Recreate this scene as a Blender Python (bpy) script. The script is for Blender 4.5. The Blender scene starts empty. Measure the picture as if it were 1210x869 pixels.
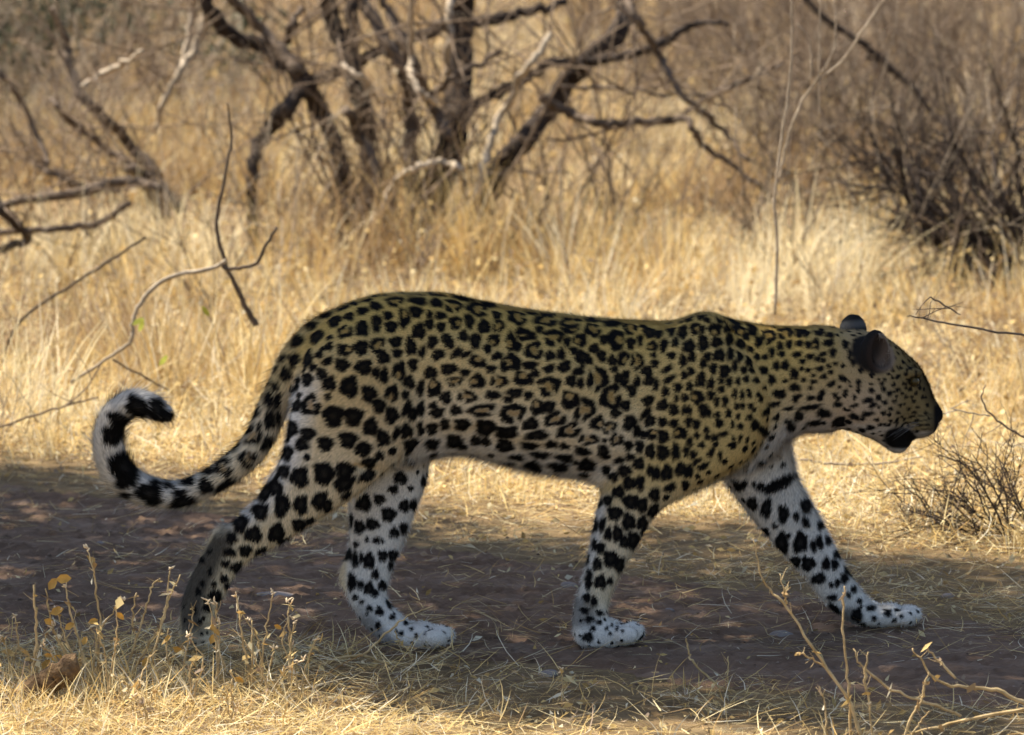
import bpy, math, random
import numpy as np
import openvdb as vdb
from mathutils import Vector

rng = np.random.default_rng(7)
random.seed(7)
S = bpy.context.scene
R = math.radians

# ------------------------------------------------------------------ camera
CAM_H, CAM_D, FPX = 2.1, 12.0, 7680.0          # height, distance to the animal, focal length in photo pixels
PITCH = math.atan(CAM_H / CAM_D) - math.atan((765 - 434.5) / FPX)
cam = bpy.data.cameras.new('camera')
co = bpy.data.objects.new('camera', cam)
S.collection.objects.link(co)
co.location = (0, -CAM_D, CAM_H)
co.rotation_euler = (R(90) - PITCH, 0, 0)
cam.sensor_width = 36
cam.lens = 36 * FPX / 1210
cam.clip_start = 0.1
cam.clip_end = 4000
cam.dof.use_dof = True
cam.dof.focus_distance = 12.0
cam.dof.aperture_fstop = 8.0
S.camera = co

# ------------------------------------------------------------------ light
SUN_EL, SUN_AZ = R(56), R(-60)                  # azimuth from +Y, negative = towards -X (left)
sd = Vector((math.sin(SUN_AZ) * math.cos(SUN_EL), math.cos(SUN_AZ) * math.cos(SUN_EL), math.sin(SUN_EL)))
w = bpy.data.worlds.new('World')
S.world = w
w.use_nodes = True
nt = w.node_tree
sky = nt.nodes.new('ShaderNodeTexSky')
sky.sky_type = 'NISHITA'
sky.sun_disc = False
sky.sun_elevation = SUN_EL
sky.sun_rotation = SUN_AZ
sky.air_density = 1.0
sky.dust_density = 1.5
bg = nt.nodes['Background']
bg.inputs['Strength'].default_value = 0.082
nt.links.new(sky.outputs[0], bg.inputs['Color'])
sl = bpy.data.lights.new('sun', 'SUN')
sl.energy = 5.0
sl.angle = R(0.53)
sl.color = (1.0, 0.92, 0.77)
so = bpy.data.objects.new('sun', sl)
S.collection.objects.link(so)
so.rotation_euler = sd.to_track_quat('Z', 'Y').to_euler()
so.location = (-6, 2, 8)
S.view_settings.view_transform = 'Standard'
S.view_settings.look = 'None'
S.view_settings.gamma = 1
S.view_settings.exposure = 1.4
S.cycles.use_denoising = True
S.cycles.max_bounces = 7
S.cycles.diffuse_bounces = 4
S.cycles.transmission_bounces = 4
S.cycles.transparent_max_bounces = 4
S.cycles.sample_clamp_indirect = 6

# ------------------------------------------------------------------ helpers
cp, sp = math.cos(PITCH), math.sin(PITCH)
def at(u, v, Y):
    """point of the place seen at photo pixel (u, v) on the plane y = Y"""
    a = (np.asarray(u, float) - 605) / FPX
    b = (434.5 - np.asarray(v, float)) / FPX
    dy = cp + b * sp
    dz = -sp + b * cp
    t = (np.asarray(Y, float) + CAM_D) / dy
    return np.stack(np.broadcast_arrays(a * t, np.asarray(Y, float) + 0 * t, CAM_H + dz * t), -1)
def gat(u, v):
    """point of the ground seen at (u, v)"""
    b = (434.5 - v) / FPX
    t = -CAM_H / (-sp + b * cp)
    return np.array([(u - 605) / FPX * t, (cp + b * sp) * t - CAM_D, 0.0])
def proj(P):
    x, y, z = P[:, 0], P[:, 1] + CAM_D, P[:, 2] - CAM_H
    d = y * cp - z * sp
    return 605 + FPX * x / d, 434.5 - FPX * (y * sp + z * cp) / d
def smooth(a, b, x):
    t = np.clip((x - a) / (b - a), 0, 1)
    return t * t * (3 - 2 * t)
def vnoise(x, y, seed=0.0):
    """cheap smooth noise in about -1..1"""
    return (np.sin(x * 1.0 + 1.7 * np.sin(y * 0.8 + seed) + seed) + np.sin(y * 1.13 + 1.5 * np.sin(x * 0.9 + 2 * seed) + 1.3)
            + 0.5 * np.sin(2.3 * x + 1.9 * y + 2.2 * np.sin(1.4 * x - y + seed))) / 2.5

def mk(name, V, quads=None, tris=None, mat=None, parent=None, col=None, smooth_=False):
    V = np.asarray(V, np.float32)
    nq = 0 if quads is None else len(quads)
    nt_ = 0 if tris is None else len(tris)
    me = bpy.data.meshes.new(name)
    me.vertices.add(len(V))
    me.vertices.foreach_set('co', V.ravel())
    li, ls = [], []
    if nq:
        li.append(np.asarray(quads, np.int32).ravel()); ls.append(np.full(nq, 4, np.int32))
    if nt_:
        li.append(np.asarray(tris, np.int32).ravel()); ls.append(np.full(nt_, 3, np.int32))
    li = np.concatenate(li); ls = np.concatenate(ls)
    st = np.concatenate([[0], np.cumsum(ls)[:-1]]).astype(np.int32)
    me.loops.add(len(li)); me.loops.foreach_set('vertex_index', li)
    me.polygons.add(len(ls)); me.polygons.foreach_set('loop_start', st)
    if smooth_:
        me.polygons.foreach_set('use_smooth', np.ones(len(ls), bool))
    if col is not None:
        at_ = me.color_attributes.new('tint', 'FLOAT_COLOR', 'POINT')
        c4 = np.ones((len(V), 4), np.float32); c4[:, :3] = col
        at_.data.foreach_set('color', c4.ravel())
    me.update(calc_edges=True)
    if mat: me.materials.append(mat)
    o = bpy.data.objects.new(name, me)
    S.collection.objects.link(o)
    if parent is not None: o.parent = parent
    return o
def tag(o, label=None, cat=None, group=None, kind=None):
    if label: o['label'] = label
    if cat: o['category'] = cat
    if group: o['group'] = group
    if kind: o['kind'] = kind
    return o
def empty(name, loc, label, cat, group=None):
    o = bpy.data.objects.new(name, None)
    S.collection.objects.link(o)
    o.location = loc
    o.empty_display_size = 0.1
    return tag(o, label, cat, group)
def under(o, root):
    """parent o to an unrotated root, keeping o's mesh where it was built"""
    o.parent = root
    o.data.transform(__import__('mathutils').Matrix.Translation(-Vector(root.location)))
    return o

class MB:
    """gathers tubes and ribbons into one mesh"""
    def __init__(s): s.V, s.Q, s.T, s.C, s.n = [], [], [], [], 0
    def add(s, V, Q=None, T=None, c=None):
        V = np.asarray(V, float).reshape(-1, 3)
        if Q is not None and len(Q): s.Q.append(np.asarray(Q) + s.n)
        if T is not None and len(T): s.T.append(np.asarray(T) + s.n)
        s.V.append(V); s.n += len(V)
        if c is not None:
            s.C.append(np.broadcast_to(np.asarray(c, float), (len(V), 3)))
    def tube(s, P, r, sides=6, c=None, rough=0.0):
        P = np.asarray(P, float); n = len(P)
        r = np.broadcast_to(np.asarray(r, float), (n,))
        T = np.gradient(P, axis=0); T /= np.linalg.norm(T, axis=1)[:, None] + 1e-9
        ref = np.array([0.3, 1, 0.2]) if abs(T[:, 1]).mean() < 0.8 else np.array([1.0, 0, 0.1])
        A = np.cross(T, ref); A /= np.linalg.norm(A, axis=1)[:, None] + 1e-9
        B = np.cross(T, A)
        th = np.arange(sides) * 2 * math.pi / sides
        rr = r[:, None] * (1 + rough * rng.uniform(-1, 1, (n, sides)))
        V = P[:, None] + rr[..., None] * (np.cos(th)[None, :, None] * A[:, None] + np.sin(th)[None, :, None] * B[:, None])
        i = np.arange(n - 1)[:, None] * sides; j = np.arange(sides)[None]
        k = (j + 1) % sides
        Q = np.stack([i + j, i + k, i + sides + k, i + sides + j], -1).reshape(-1, 4)
        V = np.concatenate([V.reshape(-1, 3), P[:1], P[-1:]])
        t0 = [[(a + 1) % sides, a, n * sides] for a in range(sides)]
        t1 = [[(n - 1) * sides + a, (n - 1) * sides + (a + 1) % sides, n * sides + 1] for a in range(sides)]
        s.add(V, Q, t0 + t1, c)
    def build(s, name, mat, root=None, smooth_=True):
        V = np.concatenate(s.V)
        if root is not None: V = V - np.array(root.location)
        return mk(name, V, np.concatenate(s.Q) if s.Q else None, np.concatenate(s.T) if s.T else None, mat, root,
                  np.concatenate(s.C) if s.C else None, smooth_)
def spline(P, n):
    """Catmull-Rom through rows of P, n steps per span"""
    P = np.asarray(P, float)
    E = np.concatenate([2 * P[:1] - P[1:2], P, 2 * P[-1:] - P[-2:-1]])
    out = []
    for i in range(len(P) - 1):
        a, b, c, d = E[i:i + 4]
        for t in np.arange(n) / n:
            out.append(0.5 * (2 * b + (c - a) * t + (2 * a - 5 * b + 4 * c - d) * t * t + (3 * b - a - 3 * c + d) * t ** 3))
    out.append(P[-1])
    return np.array(out)

# ------------------------------------------------------------------ materials
def nodes(name):
    m = bpy.data.materials.new(name); m.use_nodes = True
    return m, m.node_tree.nodes, m.node_tree.links, m.node_tree.nodes['Principled BSDF']
def ramp(N, pts):
    r = N.new('ShaderNodeValToRGB')
    while len(r.color_ramp.elements) < len(pts): r.color_ramp.elements.new(0.5)
    for e, (p, c) in zip(r.color_ramp.elements, pts):
        e.position = p; e.color = (*c, 1)
    return r
def tinted(name, rough=0.8, transl=0.0, spec=0.2):
    """colour from the mesh's own per-blade tint, optionally letting light through"""
    m, N, L, b = nodes(name)
    a = N.new('ShaderNodeAttribute'); a.attribute_name = 'tint'
    L.new(a.outputs['Color'], b.inputs['Base Color'])
    b.inputs['Roughness'].default_value = rough
    b.inputs['Specular IOR Level'].default_value = spec
    if transl:
        t = N.new('ShaderNodeBsdfTranslucent'); L.new(a.outputs['Color'], t.inputs['Color'])
        x = N.new('ShaderNodeMixShader'); x.inputs[0].default_value = transl
        L.new(b.outputs[0], x.inputs[1]); L.new(t.outputs[0], x.inputs[2])
        L.new(x.outputs[0], N['Material Output'].inputs['Surface'])
    return m
def bark(name, c0, c1, scale=14, bump=0.5):
    m, N, L, b = nodes(name)
    tc = N.new('ShaderNodeTexCoord')
    n = N.new('ShaderNodeTexNoise'); n.inputs['Scale'].default_value = scale; n.inputs['Detail'].default_value = 8
    n.inputs['Roughness'].default_value = 0.7
    L.new(tc.outputs['Object'], n.inputs['Vector'])
    r = ramp(N, [(0.35, c0), (0.68, c1)]); L.new(n.outputs['Fac'], r.inputs[0]); L.new(r.outputs[0], b.inputs['Base Color'])
    bm_ = N.new('ShaderNodeBump'); bm_.inputs['Strength'].default_value = bump; bm_.inputs['Distance'].default_value = 0.01
    n2 = N.new('ShaderNodeTexNoise'); n2.inputs['Scale'].default_value = scale * 5; n2.inputs['Detail'].default_value = 5
    L.new(tc.outputs['Object'], n2.inputs['Vector'])
    L.new(n2.outputs['Fac'], bm_.inputs['Height']); L.new(bm_.outputs[0], b.inputs['Normal'])
    b.inputs['Roughness'].default_value = 0.9; b.inputs['Specular IOR Level'].default_value = 0.15
    return m
def flat(name, c, rough=0.6, spec=0.3):
    m, N, L, b = nodes(name)
    n = N.new('ShaderNodeTexNoise'); n.inputs['Scale'].default_value = 60
    tc = N.new('ShaderNodeTexCoord'); L.new(tc.outputs['Object'], n.inputs['Vector'])
    r = ramp(N, [(0.3, [x * 0.75 for x in c]), (0.7, [min(1, x * 1.2) for x in c])])
    L.new(n.outputs['Fac'], r.inputs[0]); L.new(r.outputs[0], b.inputs['Base Color'])
    b.inputs['Roughness'].default_value = rough; b.inputs['Specular IOR Level'].default_value = spec
    return m
M_DARKBARK = bark('dark_bark', (0.020, 0.014, 0.011), (0.062, 0.045, 0.035))
M_BARK = bark('brown_bark', (0.046, 0.033, 0.024), (0.155, 0.115, 0.086))
M_PALEBARK = bark('weathered_bark', (0.21, 0.165, 0.115), (0.50, 0.41, 0.31))
M_TWIG = bark('twig_bark', (0.105, 0.072, 0.048), (0.27, 0.20, 0.14), 8)
M_STRAWSTEM = bark('dry_stem', (0.34, 0.23, 0.10), (0.66, 0.50, 0.27), 30, 0.2)
M_STRAW = tinted('straw', 0.75, 0.30)
M_FUR = tinted('fur', 0.75, 0.0, 0.07)
M_COAT = tinted('coat', 0.85, 0.0, 0.05)
M_LEAF = tinted('leaf', 0.55, 0.25)
M_STONE = bark('stone', (0.16, 0.13, 0.115), (0.34, 0.29, 0.26), 9)
M_PALESTONE = bark('pale_stone', (0.45, 0.42, 0.38), (0.68, 0.64, 0.58), 12, 0.3)
M_DRYLEAF = flat('dry_leaf', (0.55, 0.30, 0.06), 0.6)
M_GREENLEAF = flat('yellow_green_leaf', (0.40, 0.40, 0.05), 0.5)
M_HEAD = flat('seed_head', (0.66, 0.52, 0.34), 0.9, 0.1)
M_EYE = flat('eye', (0.05, 0.035, 0.01), 0.35, 0.25)
M_EARHAIR = flat('ear_hair', (0.34, 0.27, 0.2), 0.7, 0.1)
M_WHISKER = flat('whisker', (0.3, 0.28, 0.26), 0.4)
# ================================================================== leopard
def yc(u): return 0.035 + 0.16 * (np.asarray(u, float) - 605) / 640.0     # depth of the animal's middle plane
def loft(st, N=28, sub=4, p=2.2):
    """closed tube through stations (uA, vA, uB, vB, half width, depth)"""
    st = np.array(st, float)
    A = at(st[:, 0], st[:, 1], st[:, 5]); B = at(st[:, 2], st[:, 3], st[:, 5])
    D = spline(np.concatenate([A, B, st[:, 4:5]], 1), sub)
    A, B, hw = D[:, :3], D[:, 3:6], np.maximum(D[:, 6], 0.004)
    C = (A + B) / 2; a = (A - B) / 2
    th = np.arange(N) * 2 * math.pi / N
    ct, st_ = np.cos(th), np.sin(th)
    x = np.sign(ct) * np.abs(ct) ** (2 / p); y = np.sign(st_) * np.abs(st_) ** (2 / p)
    V = C[:, None] + x[None, :, None] * a[:, None] + y[None, :, None] * hw[:, None, None] * np.array([0, 1.0, 0])
    n = len(C)
    d0 = C[0] - C[1]; d1 = C[-1] - C[-2]
    r0 = 0.35 * np.linalg.norm(a[0]) / (np.linalg.norm(d0) + 1e-9); r1 = 0.35 * np.linalg.norm(a[-1]) / (np.linalg.norm(d1) + 1e-9)
    V = np.concatenate([V.reshape(-1, 3), (C[0] + d0 * min(r0, 2.5))[None], (C[-1] + d1 * min(r1, 2.5))[None]])
    i = np.arange(n - 1)[:, None] * N; j = np.arange(N)[None]; k = (j + 1) % N
    q = np.stack([i + j, i + N + j, i + N + k, i + k], -1).reshape(-1, 4)
    jj = np.arange(N); kk = (jj + 1) % N
    t = np.concatenate([np.stack([jj, kk, np.full(N, n * N)], -1), np.stack([(n - 1) * N + kk, (n - 1) * N + jj, np.full(N, n * N + 1)], -1)])
    tri = np.concatenate([q[:, [0, 1, 2]], q[:, [0, 2, 3]], t])
    return V, tri

def Ys(rows, y0):
    """stations given without depth get the middle plane plus an offset"""
    return [(*r, float(yc((r[0] + r[2]) / 2)) + y0) for r in rows]
def ramped(rows, ya, yb):
    n = len(rows) - 1
    return [(*r, ya + (yb - ya) * i / n) for i, r in enumerate(rows)]

TORSO = Ys([
 (350, 418, 356, 462, .035), (360, 399, 372, 500, .075), (384, 374, 394, 535, .10), (415, 357, 430, 545, .115), (465, 345, 475, 546, .122),
 (515, 345, 520, 538, .115), (560, 354, 555, 536, .120), (605, 363, 605, 549, .130), (650, 370, 650, 558, .136), (700, 376, 695, 564, .136),
 (750, 379, 745, 573, .130), (790, 380, 790, 580, .122), (812, 375, 815, 577, .112), (832, 370, 842, 568, .105), (862, 377, 885, 553, .098), (900, 384, 915, 538, .092),
 (930, 386, 938, 514, .085), (960, 387, 958, 509, .078), (985, 389, 982, 508, .075)], 0)
HEAD = Ys([
 (962, 389, 960, 505, .070), (990, 390, 985, 506, .076), (1015, 391, 1004, 508, .082), (1040, 396, 1022, 513, .084), (1058, 407, 1037, 520, .078), (1073, 420, 1050, 527, .068), (1086, 433, 1058, 522, .057),
 (1096, 451, 1070, 518, .049), (1103, 469, 1082, 518, .042), (1110, 482, 1092, 514, .034), (1112, 490, 1103, 504, .024)], 0)
CHIN = Ys([(1030, 490, 1024, 512, .050), (1052, 495, 1042, 523, .042), (1068, 502, 1054, 534, .034), (1078, 512, 1066, 535, .025)], 0)
THIGH = ramped([
 (372, 420, 470, 430, .050), (354, 455, 490, 470, .062), (345, 485, 492, 505, .064), (334, 538, 472, 540, .058), (314, 573, 424, 582, .048),
 (294, 603, 373, 614, .038), (272, 619, 336, 639, .031), (254, 629, 300, 657, .026), (240, 653, 281, 674, .022), (227, 680, 270, 694, .021),
 (217, 706, 257, 717, .023), (213, 732, 249, 742, .028), (213, 750, 248, 756, .032), (219, 765, 246, 764, .030)], -0.088, -0.042)
FARHIND = ramped([
 (440, 500, 515, 495, .055), (430, 525, 508, 532, .055), (420, 562, 506, 553, .053), (412, 592, 503, 572, .050), (414, 622, 490, 604, .044), (412, 646, 477, 640, .037),
 (405, 667, 467, 663, .032), (401, 684, 459, 688, .028), (410, 702, 457, 705, .026), (420, 724, 462, 715, .027), (436, 744, 471, 724, .028), (458, 762, 486, 736, .031),
 (482, 766, 501, 735, .034), (504, 767, 513, 741, .032), (515, 764, 520, 748, .026)], 0.075, -0.015)
NEARFORE = ramped([
 (790, 405, 880, 425, .035), (768, 445, 900, 460, .055), (747, 495, 900, 505, .064), (728, 545, 876, 545, .064), (716, 575, 818, 577, .058), (706, 602, 776, 606, .050),
 (697, 647, 749, 651, .038), (689, 683, 730, 684, .031), (680, 712, 719, 712, .029), (677, 732, 716, 732, .030), (679, 750, 716, 748, .032), (686, 761, 718, 757, .032)], 0.005, 0.0)
NEARPAW = ramped([(686, 728, 684, 760, .028), (702, 729, 700, 763, .033), (720, 732, 718, 765, .037), (734, 738, 733, 764, .032), (742, 745, 742, 760, .024)], 0.0, -0.003)
FARFORE = ramped([
 (835, 470, 925, 470, .050), (845, 520, 932, 510, .058), (856, 562, 934, 530, .056), (866, 580, 943, 566, .052), (882, 602, 953, 585, .047), (898, 622, 964, 604, .043),
 (924, 652, 984, 642, .036), (954, 683, 1004, 678, .031), (970, 706, 1018, 698, .029), (986, 722, 1031, 712, .028), (1010, 736, 1043, 716, .030), (1036, 740, 1056, 714, .036),
 (1056, 740, 1065, 719, .033), (1070, 737, 1074, 726, .026)], 0.16, 0.225)
TAILC = [(398, 385, 16), (374, 398, 19), (352, 425, 20), (337, 455, 18.5), (323, 482, 17.5), (303, 524, 16.5), (276, 551, 16), (245, 571, 14.5), (207, 584, 15.5), (166, 577, 17),
         (139, 556, 18.5), (128, 524, 17), (134, 494, 16), (156, 477, 15.5), (178, 480, 14), (191, 487, 11), (199, 491, 7)]

# signed distance of every piece on one grid, blended softly where muscle runs into muscle
VS = 0.0042
LO = np.array([-0.84, -0.19, -0.012]); HI = np.array([0.86, 0.33, 0.665])
DIM = np.ceil((HI - LO) / VS).astype(int)
gx, gy, gz = [LO[i] + VS * np.arange(DIM[i]) for i in range(3)]
def sdf_mesh(V, tri, band=0.062):
    V = (V - LO) / VS
    hw = band / VS
    g = vdb.FloatGrid.createLevelSetFromPolygons(np.ascontiguousarray(V, np.float32), triangles=np.ascontiguousarray(tri, np.uint32),
                                                 exBandWidth=hw, inBandWidth=hw)
    D = np.full(tuple(DIM), hw, np.float32)
    g.copyToArray(D, ijk=(0, 0, 0))
    return D * VS
def box(c, r):
    lo = np.maximum(((np.array(c) - r - LO) / VS).astype(int), 0); hi = np.minimum(((np.array(c) + r - LO) / VS).astype(int) + 2, DIM)
    sl_ = tuple(slice(a, b) for a, b in zip(lo, hi))
    return sl_, np.meshgrid(gx[sl_[0]], gy[sl_[1]], gz[sl_[2]], indexing='ij')
def smin(a, b, k):
    h = np.clip(0.5 + 0.5 * (b - a) / k, 0, 1)
    return b + (a - b) * h - k * h * (1 - h)
def ellip(D, c, r, k=0.012, R_=None, cut=False):
    c = np.array(c, float); r = np.array(r, float)
    s_, G = box(c, r.max() + 0.05)
    P = np.stack(G, -1) - c
    if R_ is not None: P = P @ R_
    q = np.linalg.norm(P / r, axis=-1); q2 = np.linalg.norm(P / r ** 2, axis=-1) + 1e-9
    d = (q * (q - 1) / q2).astype(np.float32)
    D[s_] = -smin(-D[s_], d, k) if cut else smin(D[s_], d, k)

PX = 12.0 / FPX
pieces = {}
pieces['torso'] = sdf_mesh(*loft(TORSO, p=2.1))
D = pieces['torso'].copy()
for nm, st_, k in (('head', HEAD, .02), ('chin', CHIN, .012), ('thigh', THIGH, .030), ('farhind', FARHIND, .03), ('nearfore', NEARFORE, .048), ('nearpaw', NEARPAW, .012), ('farfore', FARFORE, .03)):
    pieces[nm] = sdf_mesh(*loft(st_))
    D = smin(D, pieces[nm], k)
tl = np.array(TAILC, float); ty = np.concatenate([yc(tl[:4, 0]), np.linspace(float(yc(330)), float(yc(330)) - 0.01, len(tl) - 4)])
tsp = spline(np.concatenate([at(tl[:, 0], tl[:, 1], ty), tl[:, 2:] * PX], 1), 6)
_t = MB(); _t.tube(tsp[:, :3], tsp[:, 3], 18)
TV = np.concatenate(_t.V); Tq = np.concatenate(_t.Q)
_tr = np.concatenate([Tq[:, [0, 1, 2]], Tq[:, [0, 2, 3]], np.concatenate(_t.T)])
pieces['tail'] = sdf_mesh(TV, _tr)
D = smin(D, pieces['tail'], .016)
def toes(c_list, rpx, k=0.006, flat_=0.8):
    for u, v, Y, s in c_list:
        r = rpx * PX * s
        ellip(D, at(u, v, Y), (r * 1.15, r * 0.82, r * flat_), k)
toes([(739, 750, -.034, 1), (745, 747, -.012, 1.12), (746, 748, .010, 1.1), (739, 750, .031, 1)], 13, .003)
toes([(514, 754, -.049, 1), (520, 751, -.027, 1.12), (521, 751, -.005, 1.1), (513, 753, .016, 1)], 13, .003)
toes([(1069, 730, .191, 1), (1074, 727, .213, 1.12), (1074, 727, .237, 1.1), (1067, 729, .258, 1)], 12, .003)
toes([(243, 761, -.070, 1), (249, 759, -.051, 1.1), (249, 760, -.031, 1.1), (242, 761, -.012, 1)], 10.5, .004)
ellip(D, at(260, 633, -.064), (.013, .017, .016), .010)
# cheeks, brow, nose pad, whisker pads
hy = float(yc(1050))
ellip(D, at(1030, 482, hy - .05), (.045, .035, .045), .03); ellip(D, at(1030, 482, hy + .05), (.045, .035, .045), .03)
ellip(D, at(1089, 502, hy - .020), (.030, .025, .023), .012); ellip(D, at(1089, 502, hy + .026), (.030, .025, .023), .012)
ellip(D, at(1106, 491, hy + .006), (.013, .018, .011), .008)
ellip(D, at(1079, 441, hy - .045), (.018, .014, .010), .012); ellip(D, at(1079, 441, hy + .05), (.018, .014, .010), .012)
ellip(D, at(1081, 451, hy - .066), (.013, .010, .009), .008, cut=True)
ellip(D, at(1083, 521, hy - .035), (.026, .014, .0035), .005, cut=True)           # mouth line
# shoulder blades and the point of the elbow, haunch
ellip(D, at(832, 402, float(yc(832)) - .055), (.05, .03, .045), .03)
ellip(D, at(832, 400, float(yc(832)) + .055), (.05, .03, .045), .03)
ellip(D, at(420, 440, float(yc(420)) - .095), (.065, .035, .07), .045)
for u_, v_, dy_, r_, k_ in ((862, 500, -.085, (.050, .022, .060), .03), (800, 530, -.082, (.030, .018, .045), .025), (545, 450, -.098, (.05, .02, .07), .04), (640, 470, -.112, (.07, .02, .06), .05), (712, 500, -.108, (.05, .02, .05), .04)):
    ellip(D, at(u_, v_, float(yc(u_)) + dy_), r_, k_)
for u_, v_, dy_, r_, tl_ in ((768, 495, -.150, (.010, .022, .075), R(-22)), (505, 470, -.142, (.010, .020, .080), R(-14)), (452, 562, -.118, (.06, .015, .010), R(-22))):
    ellip(D, at(u_, v_, float(yc(u_)) + dy_), r_, .016, np.array(__import__('mathutils').Matrix.Rotation(-tl_, 3, 'Y')), cut=True)
# ears: cupped shells
from mathutils import Matrix
EARS = []
def ear(c, yaw, tilt, rx=.036, rz=.038):
    Rm = np.array((Matrix.Rotation(yaw, 3, 'Z') @ Matrix.Rotation(tilt, 3, 'Y')))
    ellip(D, c, (rx, .017, rz), .010, Rm)
    f = Rm @ np.array([0.006, -.016, 0.004])
    EARS.append((np.array(c), Rm, rx, rz))
    ellip(D, np.array(c) + f, (rx * .74, .016, rz * .77), .005, Rm, cut=True)
EARN = at(1033, 416, hy - .066)
ear(EARN, R(46), R(12), .036, .042)
EARF = at(1008, 391, hy + .058)
ear(EARF, R(150), R(-5), .028, .032)

g = vdb.FloatGrid(); g.background = 1.0
g.copyFromArray(np.ascontiguousarray(D, np.float32))
BP, BQ = g.convertToQuads(0.0)
BP = np.asarray(BP, float); BQ = np.asarray(BQ, np.int64)
# drop stray islands: keep what hangs together with the most faces
lab = np.arange(len(BP))
for _ in range(400):
    m_ = lab[BQ].min(1); new = lab.copy(); np.minimum.at(new, BQ.ravel(), np.repeat(m_, 4)); new = new[new]
    if (new == lab).all(): break
    lab = new
big = np.bincount(lab).argmax(); keep = lab == big
remap = np.cumsum(keep) - 1
BQ = remap[BQ[keep[BQ].all(1)]]; BP = BP[keep]
Ed = np.concatenate([BQ[:, [0, 1]], BQ[:, [1, 2]], BQ[:, [2, 3]], BQ[:, [3, 0]]])
for f in (.5, -.48, .5, -.48, .45):
    acc = np.zeros_like(BP); cnt = np.bincount(np.r_[Ed[:, 0], Ed[:, 1]], minlength=len(BP))[:, None]
    for ax in range(3):
        acc[:, ax] = np.bincount(Ed[:, 0], BP[Ed[:, 1], ax], len(BP)) + np.bincount(Ed[:, 1], BP[Ed[:, 0], ax], len(BP))
    BP = BP + f * (acc / cnt - BP)
vi = np.clip(np.rint(BP).astype(int), 0, DIM - 1)
part_d = {k_: d[vi[:, 0], vi[:, 1], vi[:, 2]] for k_, d in pieces.items()}
BP = LO + BP * VS
n1 = np.cross(BP[BQ[:, 2]] - BP[BQ[:, 0]], BP[BQ[:, 3]] - BP[BQ[:, 1]])
if (n1 * (BP[BQ].mean(1) - BP.mean(0))).sum() < 0: BQ = BQ[:, ::-1]; n1 = -n1
BN = np.zeros_like(BP)
for j in range(4): np.add.at(BN, BQ[:, j], n1)
BN /= np.linalg.norm(BN, axis=1)[:, None] + 1e-12
PK = ['torso', 'head', 'thigh', 'farhind', 'nearfore', 'farfore', 'tail']
part_d['nearfore'] = np.minimum(part_d['nearfore'], part_d['nearpaw']); part_d['head'] = np.minimum(part_d['head'], part_d['chin'])
PW = np.stack([np.exp(-np.clip(part_d[k_], -.03, .06) / .008) for k_ in PK], 1); PW /= PW.sum(1)[:, None]
del pieces, D

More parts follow.
